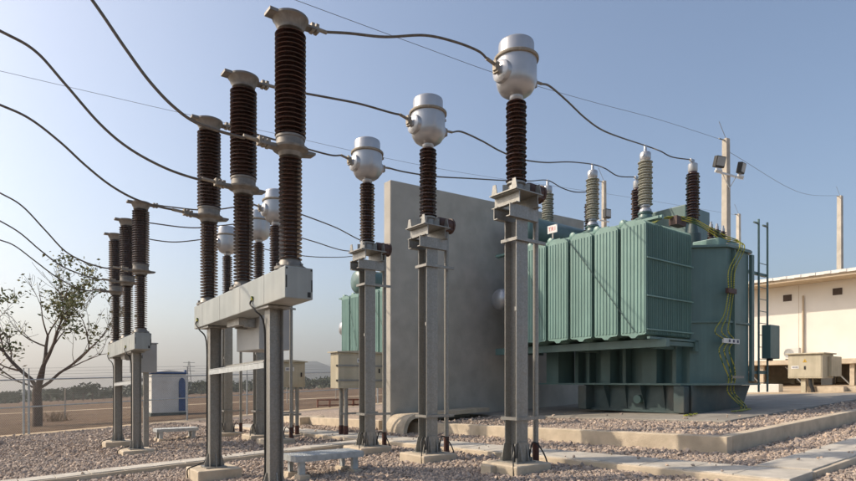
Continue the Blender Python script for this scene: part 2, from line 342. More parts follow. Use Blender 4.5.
# ---------------------------------------------------------------- circuit breakers
KZ = -SLOPE*math.sin(TH)
def make_breaker(loc, label):
    t = thing('circuit_breaker', label, 'breaker', loc, TH, 'three-pole circuit breakers on steel legs')
    P = [(0, -1.585), (0, 0), (0, 1.585)]
    z0 = 2.80
    # beam (follows the fall of the site), legs
    mb = MB(); mb.box(-.175, .175, -1.83, 1.80, 2.43, 2.80, kz=KZ); bm = mb.build('crossbeam', 'beam', t, bevel=.01)
    for sx, ww, za, zc in ((-.168, .016, 2.55, 2.69), (.152, .016, 2.52, 2.66), (-.165, .02, 2.765, 2.785), (.145, .02, 2.765, 2.785), (.105, .04, 2.455, 2.515)):
        d = MB(); d.box(sx, sx+ww, -1.834, -1.829, za, zc, kz=KZ); d.build('end_plate_slot', 'black', bm)
    for k in range(4):
        mb = MB(); mb.box(-.1775, -.174, -1.2+k*.85, -1.197+k*.85, 2.44, 2.79, kz=KZ); mb.build('panel_seam', 'boxgrey', bm)
    for y in (-1.075, 1.335):
        zt = 2.43+KZ*y; g0 = 0.17
        lg = MB(); lg.box(-.085, -.073, y-.085, y+.085, g0, zt-.032); lg.box(-.073, .088, y+.0, y+.012, g0, zt-.032); lg.box(.088, .10, y-.085, y+.085, g0, zt-.032)
        lgo = lg.build('leg', 'galv', t, bevel=.003)
        bp = MB(); bp.box(-.16, .16, y-.16, y+.16, g0-.02, g0)
        for sy in (-1, 1): bp.prism([(.087, 0), (.15, 0), (.15, .03), (.10, .2), (.087, .2)], -.006, .006, lambda p, q, h: (h, y+sy*p, g0+q))
        for sx in (-1, 1): bp.prism([(.087, 0), (.15, 0), (.15, .03), (.10, .2), (.087, .2)], -.006, .006, lambda p, q, h: (sx*p if sx < 0 else p+.015, y+h, g0+q))
        bp.build('base_plate', 'galv', lgo)
        tp = MB(); tp.box(-.15, .15, y-.2, y+.2, zt-.03, zt-.004); tp.build('head_plate', 'galv', lgo)
        ft = MB(); ft.box(-.34, .34, y-.34, y+.34, -.2, .148); ft.build('concrete_footing', 'conc', t, bevel=.02)
    br = MB(); br.box(-.10, -.085-.002, -1.0, 1.27, 1.66, 1.73, kz=KZ); br.box(-.10, -.02, -.98, 1.24, 1.735, 1.745, kz=KZ); br.build('leg_brace', 'galv_pale', t)
    br = MB(); br.box(.102, .16, -1.0, 1.27, 1.72, 1.80, kz=KZ); br.build('leg_brace', 'galv', t)
    # operating mechanism box
    mb = MB(); mb.box(.22, .69, -.02, .92, 1.98, 2.72); mx = mb.build('mechanism_box', 'boxgrey', t, bevel=.012)
    mb = MB(); mb.box(.195, .715, -.045, .945, 2.722, 2.75); mb.build('box_roof', 'boxgrey', mx, bevel=.008)
    mb = MB(); mb.box(.27, .64, -.026, -.021, 2.05, 2.67); mb.build('box_door', 'boxgrey', mx)
    mb = MB(); mb.box(.3, .34, -.045, -.026, 2.34, 2.42); mb.build('door_handle', 'black', mx)
    mb = MB(); mb.box(.05, .22, .1, .16, 2.30, 2.42); mb.box(.05, .22, .45, .51, 2.30, 2.42); mb.box(-.05, .05, .05, .55, 2.32, 2.425); mb.build('box_bracket', 'galv', t)
    mb = MB(); mb.box(.40, .52, .1, .22, .0, 1.98); mb.build('cable_channel', 'galv', t)
    # poles
    for (x, y) in P:
        dz = KZ*y
        s = MB(); s.lathe(sheds(2.93, 4.16, 25, .078, .139), n=24); so_ = s.build('support_insulator', 'porc', t, loc=(x, y, dz))
        b = MB(); b.lathe([(.19, 2.803), (.19, 2.835), (.16, 2.84), (.115, 2.93), (.11, 2.94)], n=20)
        for k in range(6):
            a = k*math.pi/3; b.cyl((.16*math.cos(a), .16*math.sin(a), 2.83), (.16*math.cos(a), .16*math.sin(a), 2.87), .018, 6)
        b.build('base_flange', 'cap', t, loc=(x, y, dz))
        c = MB(); c.lathe([(.10, 4.14), (.13, 4.155), (.145, 4.20), (.21, 4.235), (.215, 4.26), (.17, 4.275), (.165, 4.36), (.175, 4.365), (.175, 4.39), (.13, 4.40)], n=22)
        c.prism([(.12, 4.20), (.30, 4.235), (.30, 4.26), (.12, 4.265)], -.07, .07, lambda p, q, h: (p, h, q))
        c.prism([(-.12, 4.215), (-.38, 4.225), (-.38, 4.25), (-.12, 4.27)], -.06, .06, lambda p, q, h: (p, h, q))
        hs = c.build('mid_housing', 'cap', t, loc=(x, y, dz))
        k_ = MB()
        for q in range(3): k_.box(-.30-.05*q, -.265-.05*q, -.05, .05, 4.205+.006*q, 4.295+.006*q)
        k_.cyl((-.30, 0, 4.255), (-.57, 0, 4.272), .024, 8); k_.build('terminal_clamp', 'clamp', hs)
        u = MB(); u.lathe(sheds(4.40, 5.655, 23, .108, .185), n=26); u.build('interrupter_insulator', 'porc', t, loc=(x, y, dz))
        cp = MB(); cp.lathe([(.14, 5.65), (.155, 5.66), (.16, 5.70), (.175, 5.72), (.195, 5.775), (.215, 5.79), (.215, 5.815), (.20, 5.822), (0, 5.825)], n=24)
        cp.prism([(.16, 5.775), (.33, 5.785), (.33, 5.81), (.16, 5.80)], -.06, .06, lambda p, q, h: (p, h, q))
        cp.prism([(-.15, 5.785), (-.29, 5.785), (-.29, 5.82), (-.15, 5.82)], -.09, .09, lambda p, q, h: (p, h, q))
        co = cp.build('top_cap', 'cap', t, loc=(x, y, dz))
        k_ = MB(); k_.box(.26, .30, -.045, .045, 5.76, 5.86); k_.box(.32, .36, -.045, .045, 5.765, 5.865); k_.cyl((.30, 0, 5.825), (.48, 0, 5.83), .024, 8); k_.build('terminal_clamp', 'clamp', co)
    # earth leads down the legs
    for y in (-1.075, 1.335):
        mb = MB(); zt = 2.5+KZ*y
        mb.tube(catmull([(-.18, y+.25, zt+.05), (-.2, y+.28, zt-.02), (-.19, y+.12, zt-.12), (-.1, y+.06, zt-.3), (-.095, y+.05, 1.5), (-.095, y+.05, .8), (-.1, y+.06, .3), (-.2, y+.1, .2), (-.36, y+.14, .13), (-.36, y+.14, -.02)], 5), .012, 6)
        mb.build('earth_lead', 'black', t)
        mb = MB(); mb.box(-.2, -.178, y+.235, y+.265, zt+.03, zt+.08); mb.build('earth_lug', M['yg'], t)
    return t
A1 = Vector((-1.65, 6.92, 0)); cA = A1+A*1.585
brA = make_breaker((cA.x, cA.y, G(cA.x)), 'circuit breaker with three tall brown poles beside the near perforated step bench')
B1 = Vector((-6.62, 13.3, 0)); cB = B1+A*1.585
brB = copy_tree(brA, loc=(cB.x, cB.y, G(cB.x)), label='smaller-looking circuit breaker with brown poles standing near the mesh fence and sparse tree')

# ---------------------------------------------------------------- current transformers
def make_ct(loc, label):
    t = thing('current_transformer', label, 'transformer', loc, TH, 'silver-headed current transformers on steel posts')
    f = MB(); f.box(-.36, .36, -.36, .36, -.25, .15); f.build('concrete_footing', 'conc', t, bevel=.02)
    z = .15
    p = MB(); p.hbeam(0, 0, z+.02, z+3.54, .24, .24, .014); po = p.build('post', 'galv', t, bevel=.002)
    g = MB(); g.box(-.2, .2, -.2, .2, z, z+.02)
    for sx in (-.07, .07):
        for sy in (-1, 1): g.prism([(.122, 0), (.19, 0), (.19, .04), (.14, .26), (.122, .26)], -.006, .006, lambda q, r, h: (sx+h, sy*q, z+.02+r))
    for sy in (-.11, .11):
        for sx in (-1, 1): g.prism([(.122, 0), (.19, 0), (.19, .04), (.14, .26), (.122, .26)], -.006, .006, lambda q, r, h: (sx*q, sy+h, z+.02+r))
    g.prism([(-.12, 0), (.12, 0), (.09, .28), (-.09, .28)], 0, .012, lambda q, r, h: (q, -.134-h*1, z+.02+r))
    g.build('base_plate', 'galv', po)
    for q in ((-.16, -.16), (.16, -.16), (-.16, .16), (.16, .16)):
        b = MB(); b.cyl((q[0], q[1], z+.015), (q[0], q[1], z+.075), .016, 6); b.build('anchor_bolt', 'galv', po)
    # platform of channels
    c = MB()
    for y in (-.16, .16):
        s = 1 if y > 0 else -1
        c.box(-.30, .30, y-.006, y+.006, z+3.54, z+3.72); c.box(-.30, .30, min(y, y-s*.07), max(y, y-s*.07), z+3.54, z+3.552); c.box(-.30, .30, min(y, y-s*.07), max(y, y-s*.07), z+3.708, z+3.72)
    c.build('lower_channels', 'galv', t)
    c = MB()
    for x in (-.19, .19):
        s = 1 if x > 0 else -1
        c.box(x-.006, x+.006, -.25, .25, z+3.722, z+3.90); c.box(min(x, x+s*.07), max(x, x+s*.07), -.25, .25, z+3.722, z+3.734); c.box(min(x, x+s*.07), max(x, x+s*.07), -.25, .25, z+3.888, z+3.90)
    c.box(-.29, .29, -.27, .27, z+3.902, z+3.918)
    c.build('upper_channels', 'galv', t)
    c = MB(); c.lathe([(.19, z+3.92), (.19, z+3.94), (.12, z+3.945), (.11, z+4.06), (.14, z+4.075), (.14, z+4.10), (.11, z+4.12)], n=18)
    for k in range(4):
        a = math.pi/4+k*math.pi/2; c.box(-.012, .012, .10, .2, z+3.94, z+4.08, Matrix.Rotation(a, 4, 'Z'))
    for sx, sy in ((-.25, -.2), (-.25, .2), (.25, -.2)): c.prism([(-.06, 0), (.06, 0), (.03, .15), (-.03, .15)], -.006, .006, lambda q, r, h: (sx+h, sy+q, z+3.92+r))
    c.build('pedestal', 'galv', t)
    b = MB(); b.lathe([(0, .18), (.10, .18), (.125, .21), (.125, .46), (.14, .465), (.14, .50), (0, .5)], (0, -.02, z+4.02), 12, axis='x'); b.box(.28, .46, -.13, .09, z+3.92, z+4.1); b.build('terminal_box', 'ctbox', t)
    i = MB(); i.lathe(sheds(z+4.12, z+5.32, 20, .085, .156, .146), n=24); i.build('insulator', 'porc', t)
    h = MB(); h.lathe([(.085, z+5.31), (.10, z+5.335), (.10, z+5.37), (.17, z+5.39), (.235, z+5.435), (.275, z+5.50), (.295, z+5.58), (.30, z+5.64), (.30, z+5.885)], n=32)
    h.lathe([(.262, z+5.92), (.262, z+6.12), (.255, z+6.148), (.23, z+6.165), (.15, z+6.175), (0, z+6.18)], n=32)
    ho = h.build('head_tank', 'head', t, smooth_angle=50)
    r = MB(); r.lathe([(.29, z+5.88), (.325, z+5.885), (.33, z+5.895), (.33, z+5.92), (.32, z+5.93), (.255, z+5.932)], n=32)
    r.prism([(.24, 5.86), (.37, 5.86), (.37, 5.9), (.24, 5.95)], -.05, .05, lambda q, w_, hh: (q, hh, z+w_)); r.build('flange_ring', 'clamp', ho)
    q = MB(); q.lathe([(0, -.385), (.06, -.385), (.06, -.36), (.125, -.35), (.155, -.33), (.16, -.30), (.16, -.2)], (0, 0, z+5.65), 20, axis='x'); q.build('terminal_port', 'head', ho)
    q = MB(); q.lathe([(.13, .2), (.13, .305), (.10, .325), (.05, .33), (.05, .36), (0, .36)], (0, 0, z+5.65), 20, axis='x'); q.build('terminal_port', 'head', ho)
    k_ = MB(); k_.box(-.43, -.385, -.05, .05, z+5.59, z+5.73); k_.box(-.45, -.43, -.035, .035, z+5.62, z+5.76); k_.cyl((-.42, 0, z+5.70), (-.60, 0, z+5.735), .024, 8); k_.build('terminal_clamp', 'clamp', ho)
    k_ = MB(); k_.box(.36, .41, -.04, .04, z+5.62, z+5.75); k_.cyl((.38, 0, z+5.72), (.55, 0, z+5.735), .022, 8); k_.build('terminal_clamp', 'clamp', ho)
    # conduit
    c = MB(); c.cyl((.40, -.02, z+.25), (.40, -.02, z+3.93), .042, 10); co = c.build('conduit', 'galv', t)
    c = MB(); c.cyl((.40, -.02, -.05), (.40, -.02, z+.26), .05, 10); c.build('conduit_boot', 'rust', co)
    for zz in (z+.62, z+3.22):
        c = MB(); c.box(-.16, .46, -.165, -.125, zz, zz+.045); c.box(-.16, -.122, -.124, .16, zz, zz+.045); c.build('conduit_bracket', 'galv', t)
    c = MB(); c.box(-.15, -.121, -.15, -.11, z+2.2, z+2.26); c.build('earth_lug', 'galv', t)
    for s in (-1, 1):
        c = MB(); c.tube(catmull([(s*.14, -.12, z+.02), (s*.2, -.14, z+.28), (s*.3, -.2, z+.2), (s*.35, -.28, z+.01), (s*.37, -.3, -.1)], 5), .011, 6); c.build('earth_lead', 'black', t)
    return t
CTP = [(1.30, 8.5, 'silver-headed current transformer on the post next to the small square concrete block'),
       (0.0, 10.08, 'middle current transformer of the three on posts standing in front of the fire wall'),
       (-1.23, 11.68, 'current transformer on a post directly in front of the wide cream cabinet'),
       (-3.80, 14.4, 'current transformer whose post stands next to the narrow cream cabinet'),
       (-4.69, 16.0, 'middle current transformer of the row standing behind the brown breaker poles'),
       (-6.05, 17.4, 'current transformer of the rear row standing nearest to the mesh fence')]
cts = []
for i, (x, y, lab) in enumerate(CTP):
    o = make_ct((x, y, G(x)), lab) if i == 0 else copy_tree(cts[0], loc=(x, y, G(x)), label=lab)
    cts.append(o)

# ---------------------------------------------------------------- power transformers
TZ = .30
def text_mesh(s, size):
    c = bpy.data.curves.new('lettering', 'FONT'); c.body = s; c.size = size; c.align_x = 'CENTER'; c.align_y = 'CENTER'; c.extrude = .001
    o = bpy.data.objects.new('lettering_tmp', c); col.objects.link(o); dg = bpy.context.evaluated_depsgraph_get(); dg.update()
    me = bpy.data.meshes.new_from_object(o.evaluated_get(dg)); bpy.data.objects.remove(o); return me
def rrect(x0, x1, y0, y1, r, n=8, rounded=(1, 1, 1, 1)):
    pts = []
    for (cx, cy, a0), f in zip(((x1-r, y1-r, 0), (x0+r, y1-r, 90), (x0+r, y0+r, 180), (x1-r, y0+r, 270)), rounded):
        if f: pts += [(cx+r*math.cos(math.radians(a0+90*k/n)), cy+r*math.sin(math.radians(a0+90*k/n))) for k in range(n+1)]
        else: pts.append((cx+r*(1 if a0 in (0, 270) else -1), cy+r*(1 if a0 in (0, 90) else -1)))
    return pts
def make_transformer(loc, label):
    t = thing('power_transformer', label, 'transformer', loc, TH, 'teal oil-filled power transformers')
    # skid
    s = MB()
    for x in (1.62, 3.95):
        s.box(x-.012, x+.012, -.27, 2.95, .06, .70); s.box(x-.14, x+.14, -.30, 3.0, .0, .06)
        for k in range(6):
            y = -.1+k*.55; s.prism([(0, .06), (-.13 if k % 2 else -.3, .70), (0, .70)], y-.008, y+.008, lambda p, q, h: (x-.012+p, h, q))
    s.prism([(1.5, .69), (4.6, .69), (4.1, .06), (1.5, .06)], -.30, -.27, lambda p, q, h: (p, h, q)); s.box(1.64, 4.1, 2.8, 2.83, .06, .69)
    s.prism([(1.5, 0.0), (4.0, 0.0), (4.0, .06), (1.5, .06)], -.42, -.30, lambda p, q, h: (p, h, q))
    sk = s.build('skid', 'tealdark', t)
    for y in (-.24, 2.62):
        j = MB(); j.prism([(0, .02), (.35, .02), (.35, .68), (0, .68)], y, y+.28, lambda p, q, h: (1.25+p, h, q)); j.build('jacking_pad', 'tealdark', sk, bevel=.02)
    j = MB(); j.lathe([(.0, -.16), (.11, -.16), (.11, .02), (.0, .02)], (1.6, 1.15, .33), 16, axis='x'); j.build('drain_flange', 'teal', sk)
    f = MB(); f.prism(rrect(1.35, 4.85, -.72, 4.45, .62, n=1, rounded=(1, 0, 1, 1)), .70, .745); f.build('base_flange', 'teal', t)
    # tank
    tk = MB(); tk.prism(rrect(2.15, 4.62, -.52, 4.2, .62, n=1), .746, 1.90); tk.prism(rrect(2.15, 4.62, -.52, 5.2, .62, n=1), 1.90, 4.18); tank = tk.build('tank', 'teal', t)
    b = MB(); b.prism(rrect(2.07, 4.70, -.60, 5.28, .66, n=1), 4.181, 4.24); b.build('cover_flange', 'teal', tank)
    b = MB(); b.prism(rrect(2.10, 4.67, -.57, 5.25, .64, n=1), 2.28, 2.33); b.build('stiffener_band', 'teal', tank)
    for x in (3.05, 4.02):
        b = MB(); b.box(x, x+.14 if x > 4 else x+.05, -.60, -.522, .80, 4.15); b.build('stiffener', 'teal', tank)
    for y, ww, xx in ((.30, .10, 1.85), (.78, .42, 1.75), (1.75, .10, 1.85), (2.15, .30, 1.70), (2.95, .10, 1.85), (3.35, .12, 1.85), (3.72, .46, 1.40)):
        b = MB(); b.box(xx, 2.149, y, y+ww, .746, 1.78); b.build('stiffener', 'teal', tank)
    for k in range(26):
        a_ = k/25; b = MB(); x_, y_ = (2.72+1.3*a_, -.565); b.lathe([(.02, 4.242), (.02, 4.265), (0, 4.266)], (x_, y_, 0), 6, smooth=False); b.build('flange_bolt', 'galv', tank)
    for k, (px_, pz_, hh) in enumerate(((2.30, 3.62, .5), (2.52, 3.72, .34))):                     # flaked paint on the chamfered corner
        b = MB(); b.prism([(0, .1*hh), (.05, 0), (.11, -.3*hh), (.15, -hh), (.10, -.8*hh), (.03, -.35*hh)], .001, .003, lambda p, q, h: (px_+p-h*.7, -.052-(px_+p-2.302)-.0+.15-h*.7, pz_+q)); b.build('flaked_paint', 'porcg', tank)
    # top fittings
    b = MB(); b.box(2.75, 3.85, -.35, .35, 4.241, 4.47); b.build('low_voltage_box', 'tealrad', tank, bevel=.02)
    for k in range(3):
        x = 3.0+k*.32
        q = MB(); q.lathe(sheds(4.55, 4.82, 5, .05, .10), (x, -.02, 0), 16); q.lathe([(.06, 4.47), (.09, 4.48), (.09, 4.55), (.05, 4.56)], (x, -.02, 0), 14); qo = q.build('low_voltage_bushing', 'porc', t)
        q = MB(); q.lathe([(.05, 4.82), (.05, 4.9), (.03, 4.905), (.03, 4.97), (0, 4.97)], (x, -.02, 0), 12); q.build('bushing_cap', 'head', qo)
    # radiators
    N = 34; zb, zt = 1.84, 4.56
    for i in range(6):
        y0, y1 = i*.75, i*.75+.655; ym = (y0+y1)/2
        prof = [(y0, zb+.07), (y0+.03, zb+.045), (ym-.12, zb+.03), (ym-.05, zb-.03), (ym+.05, zb-.03), (ym+.12, zb+.03), (y1-.03, zb+.045), (y1, zb+.07), (y1, zt-.10), (y1-.06, zt-.03), (ym+.2, zt), (ym-.2, zt), (y0+.06, zt-.03), (y0, zt-.10)]
        fm = MB(); fm.prism(prof, 0, .028, lambda p, q, h: (h, p, q))
        for k in range(7):
            yc = y0+.052+k*.092
            fm.prism([(yc-.033, 0), (yc-.02, -.016), (yc+.02, -.016), (yc+.033, 0)], zb+.10, zt-.12, lambda p, q, h: (q, p, h))
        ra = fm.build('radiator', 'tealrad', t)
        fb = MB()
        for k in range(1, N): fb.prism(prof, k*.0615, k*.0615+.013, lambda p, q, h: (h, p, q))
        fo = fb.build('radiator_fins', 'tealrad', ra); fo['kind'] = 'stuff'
        hp = MB()
        for z in (zt-.10, zb+.10): hp.cyl((.03, ym, z), (2.3, ym, z), .075, 12)
        hp.build('header_pipe', 'teal', ra)
        v = MB(); v.lathe([(0, -.11), (.06, -.11), (.10, -.09), (.10, .06), (0, .06)], (.2, y1+.03, zt+.03), 14, axis='x'); v.build('valve', 'tealrad', ra)
        v = MB(); v.box(.06, .1, y0+.30, y0+.56, zt-.03, zt+.045); v.build('lifting_lug', 'tealrad', ra)
    for z in (3.65, 2.77, 1.99):
        q = MB(); q.box(.02, 2.1, -.03, -.004, z, z+.03); q.build('tie_bar', 'tealrad', t)
    q = MB(); q.box(.0, 2.2, -.10, -.03, 1.78, 1.83); q.box(2.05, 2.2, -.1, -.03, 1.55, 1.83); q.box(0.4, 2.05, -.06, .05, 1.66, 1.76); q.build('radiator_bracket', 'teal', t)
    q = MB(); q.tube([(.55, -.1, 4.66), (.55, 5.4, 4.66)], .055, 10); q.box(.35, .42, -.1, 5.3, 4.60, 4.66); q.build('top_manifold', 'tealrad', t)
    q = MB(); q.box(.35, .50, -.30, 5.3, 1.60, 1.79); q.box(.5, .9, -.3, 5.3, 1.76, 1.79); q.box(.9, 1.75, .3, .4, 1.6, 1.78); q.box(.9, 1.75, 2.5, 2.6, 1.6, 1.78); q.box(.9, 1.75, 4.6, 4.7, 1.6, 1.78); q.build('radiator_support_beam', 'teal', t)
    # stay rods in front of the radiators
    q = MB(); q.cyl((-.05, 2.22, 4.5), (-.05, .25, 1.95), .008, 6); q.cyl((-.05, 3.7, 4.3), (-.05, 3.0, 2.2), .006, 6); q.build('stay_rod', 'tealdark', t)
    # high voltage bushings
    for k in range(3):
        y = 1.63+1.77*k; x = 2.6
        q = MB(); q.lathe([(.26, 4.24), (.26, 5.28), (.30, 5.285), (.30, 5.34), (.2, 5.35), (.17, 5.46), (.2, 5.47), (.2, 5.51)], (x, y, 0), 18); q.build('turret', 'teal', t)
        q = MB(); q.lathe([(.13, 5.51), (.17, 5.53), (.17, 5.58), (.11, 5.66), (.14, 5.68), (.14, 5.73)], (x, y, 0), 18); q.build('bushing_base', 'head', t)
        q = MB(); q.lathe(sheds(5.73, 6.98, 17, .125, .205, .185), (x, y, 0), 22); bo = q.build('high_voltage_bushing', 'porcg', t)
        q = MB(); q.lathe([(.13, 6.97), (.14, 7.0), (.15, 7.02), (.15, 7.17), (.13, 7.2), (.05, 7.22), (.04, 7.34), (0, 7.34)], (x, y, 0), 18); q.lathe([(0, -.17), (.05, -.17), (.05, -.1)], (x, y, 7.1), 12, axis='x'); q.box(x-.04, x+.04, y-.02, y+.02, 7.3, 7.42); q.build('bushing_cap', 'head', bo)
        y2 = 1.0+1.77*k; x2 = 4.0
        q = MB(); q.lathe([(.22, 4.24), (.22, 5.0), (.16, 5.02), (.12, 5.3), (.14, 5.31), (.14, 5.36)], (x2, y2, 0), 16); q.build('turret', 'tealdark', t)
        q = MB(); q.lathe(sheds(5.36, 6.78, 18, .12, .195, .175), (x2, y2, 0), 22); bo = q.build('neutral_side_bushing', 'porc', t)
        q = MB(); q.lathe([(.12, 6.78), (.13, 6.8), (.13, 7.0), (.11, 7.02), (.05, 7.04), (.05, 7.13), (0, 7.13)], (x2, y2, 0), 16); q.box(x2-.14, x2+.04, y2-.03, y2+.03, 7.06, 7.14); q.build('bushing_cap', 'head', bo)
    # conservator and expansion tank
    q = MB(); q.lathe([(0, .98), (.28, 1.01), (.46, 1.07), (.53, 1.16), (.54, 1.24), (.54, 4.5), (.5, 4.62), (.3, 4.7), (0, 4.72)], (0, 5.05, 5.45), 26, axis='x'); cv = q.build('conservator', 'teal', t)
    q = MB()
    for x in (1.6, 3.8): q.box(x-.05, x+.05, 4.75, 5.15, 4.24, 4.98)
    q.build('conservator_support', 'teal', cv)
    q = MB(); q.lathe([(0, .48), (.16, .50), (.29, .57), (.34, .66), (.34, 1.5), (0, 1.5)], (0, 5.42, 3.35), 22, axis='x'); q.build('dished_cover', 'head', t)
    q = MB(); q.box(4.55, 6.0, 1.5, 3.2, 4.75, 6.1); q2 = q.build('expansion_tank', 'teal', t, bevel=.03)
    q = MB(); q.box(4.3, 4.42, 1.7, 1.8, 4.24, 4.9); q.box(4.3, 5.4, 1.7, 1.8, 4.65, 4.75); q.box(4.3, 5.4, 2.8, 2.9, 4.65, 4.75); q.box(4.3, 4.42, 2.8, 2.9, 4.24, 4.9); q.build('tank_bracket', 'teal', q2)
    # ladder with control box
    q = MB()
    for x in (4.78, 5.33): q.tube(catmull([(x, -.45, .5), (x, -.45, 2.5), (x, -.45, 5.05), (x-.04, -.45, 5.12), (x-.28, -.45, 5.12)], 4), .028, 8)
    la = q.build('ladder', 'teal', t)
    for k in range(11):
        q = MB(); q.cyl((4.78, -.45, .75+k*.33), (5.33, -.45, .75+k*.33), .011, 6); q.build('rung', 'teal', la)
    q = MB(); q.box(4.15, 5.35, -.42, -.36, 3.72, 3.80); q.box(4.4, 5.35, -.42, -.36, 1.0, 1.08); q.build('ladder_bracket', 'teal', la)
    q = MB(); q.box(4.86, 5.46, -.72, -.49, 1.42, 2.34); cb = q.build('control_box', 'teal', t, bevel=.015)
    q = MB(); q.box(5.0, 5.12, -.68, -.56, 1.36, 1.42); q.build('cable_gland', 'black', cb)
    return t
R5 = Vector((5.02, 13.3, 0))
def TW(x, y, z=0): p = R5+B*x+A*y; return Vector((p.x, p.y, .30+G(6.2)+z))
T1 = make_transformer((R5.x, R5.y, G(6.2)+.30), 'teal power transformer with radiators and ladder on the kerbed plinth beside the cream building')
T2off = 9.9; q = R5+A*T2off
T2 = copy_tree(T1, loc=(q.x, q.y, G(6.2)+.30+KZ*T2off+.10), label='second teal transformer mostly hidden behind the grey fire wall')
def TW2(x, y, z=0): return TW(x, y+T2off, z+KZ*T2off+.10)
# signs, earthing cables and link plates of the near transformer only
for k, (y, z, sc) in enumerate(((4.62, 4.86, 1.0), (3.02, 4.97, .8))):
    q = MB(); q.box(.30, .315, y-.21*sc, y+.21*sc, z-.12*sc, z+.15*sc); so_ = q.build('sign_plate', 'white', T1)
    q = MB(); q.box(.316, .34, y-.02, y+.02, z-.25, z+.1); q.build('sign_stay', 'galv', so_)
    me = text_mesh('TR1', .2*sc); me.materials.clear(); me.materials.append(M['red'])
    o = bpy.data.objects.new('sign_lettering', me); col.objects.link(o); o.parent = so_; o.location = (.2975, y, z+.01); o.rotation_euler = (math.pi/2, 0, -math.pi/2)
inv = T1.matrix_basis.inverted()
def loc1(v): return inv @ v
pl0, pd = TW(0, -.62), B
paths = [[(655, 216), (664, 209), (682, 214), (700, 229), (720, 243), (733, 254)], ]
for k in range(3):
    dx = (k-1)*3.2
    up = [TW(1.5, .9+.05*k, 4.72), TW(1.6, .5+.05*k, 4.95), TW(2.2, .15, 4.98-.05*k), TW(2.7, -.1, 4.78-.06*k), TW(3.1, -.35+.03*k, 4.55-.05*k), TW(3.3+.12*k, -.62, 4.32)]
    dn = [pxplane(732+dx, 270, pl0, pd), pxplane(731+dx*.8, 291, pl0, pd), pxplane(727+dx, 315, pl0, pd), pxplane(720+dx*1.6+k*1.5, 331, pl0, pd), pxplane(724+k*5, 340, pl0, pd), pxplane(719+k*5, 350, pl0, pd), pxplane(724+k*5, 366, pl0, pd), pxplane(732+dx, 378, pl0, pd), pxplane(731+dx, 392, pl0, pd)]
    g = TW(3.1+.1*k, -.72-.02*k, .02)
    mb = MB(); mb.tube([loc1(p) for p in catmull(up+dn+[g+Vector((0, 0, .15)), g], 6)], .0145, 6); mb.build('earth_cable', M['yg'], T1)
mb = MB(); c = loc1(pxplane(731, 341, pl0, pd)); mb.box(c.x-.42, c.x+.42, -.64, -.60, c.z-.06, c.z+.06); lp = mb.build('link_plate', 'white', T1)
for k in (-1, 0, 1):
    mb = MB(); mb.box(c.x+k*.22-.04+.1, c.x+k*.22+.04+.1, -.648, -.642, c.z-.035, c.z+.035); mb.build('link_window', 'ink', lp)
c = loc1(pxplane(730, 291, pl0, pd)); mb = MB(); mb.box(c.x-.2, c.x+.24, -.68, -.60, c.z-.06, c.z+.06); mb.build('cable_clamp', 'ctbox', T1)
c = loc1(pxplane(733, 377, pl0, pd)); mb = MB(); mb.box(c.x-.25, c.x+.2, -.8, -.72, c.z-.03, c.z+.03); mb.build('cable_clamp', 'galv', T1)
q = TW(2.05, .35, 4.98); 
mb = MB(); qq = loc1(q); mb.box(qq.x-.25, qq.x+.2, qq.y-.1, qq.y+.12, qq.z-.2, qq.z+.02); mb.build('cable_saddle', 'ctbox', T1)
for (x, y, ln, lab) in ((735, 411.5, .8, 'yellow and green earth cable lying on the plinth below the hanging cables'), (687, 415.5, .45, 'short piece of yellow and green earth cable lying under the skid corner')):
    p = pxg(x, y, .325); mb = MB()
    for k in range(3): mb.tube(catmull([p+B*(ln*j/5)*1.0+A*(.03*k+.02*math.sin(j*2+k))+Vector((0, 0, .012*(j % 2)+SLOPE*ln*j/5*.8)) for j in range(6)], 4), .014, 6)
    tag(mb.build('earth_cable', M['yg']), lab, 'cable')

# ---------------------------------------------------------------- conductors
def cable(label, pts, r=.0165, n=6, cat='cable', group=None, name='conductor_cable', seg=10):
    mb = MB(); mb.tube(catmull(pts, seg), r, n); return tag(mb.build(name, 'wire'), label, cat, group)
def lw(o, v):
    return Matrix.LocRotScale(Vector(o.location), Matrix.Rotation(TH, 3, 'Z'), None) @ Vector(v)
def pole_mid(br, k, x=-.55): y = (-1.585, 0, 1.585)[k]; return lw(br, (x, y, 4.271+KZ*y))
def pole_top(br, k, x=.46): y = (-1.585, 0, 1.585)[k]; return lw(br, (x, y, 5.831+KZ*y))
def ctl(c): return lw(c, (-.59, 0, 5.883))
def ctr(c): return lw(c, (.54, 0, 5.884))
ords = ('end nearest the perforated step bench', 'middle', 'far end')
left = {(0, 0): [(240, 137), (200, 124.5), (175, 108), (150, 82), (125, 48), (92, 0)],
        (0, 1): [(195, 178.5), (165, 168), (130, 149), (100, 124), (65, 84), (35, 51), (0, 31)],
        (0, 2): [(160, 207), (135, 199), (110, 185), (85, 165), (60, 142), (30, 119), (0, 105)],
        (1, 0): [(105, 268), (85, 262), (65, 251), (45, 230), (22, 206), (0, 193)],
        (1, 1): [(100, 279.5), (80, 274), (60, 265), (40, 250), (20, 233), (0, 221)],
        (1, 2): [(90, 291), (75, 287), (55, 276), (35, 261), (15, 246), (0, 240)]}
for bi, (br, nm) in enumerate(((brA, 'near-bench breaker'), (brB, 'fence-side breaker'))):
    for k in range(3):
        S = pole_mid(br, k); pts = [S]
        for (x, y) in left[(bi, k)]: pts.append(pxplane(x, y, S, B))
        d = (pts[-1]-pts[-2]).normalized(); pts += [pts[-1]+d*.6+Vector((0, 0, -.06)), pts[-1]+d*1.3+Vector((0, 0, -.25))]
        cable('bare conductor rising skyward from the %s pole of the %s' % (('bench-end', 'middle', 'fence-end')[k], nm), pts, group='line conductors dropping to the breakers')
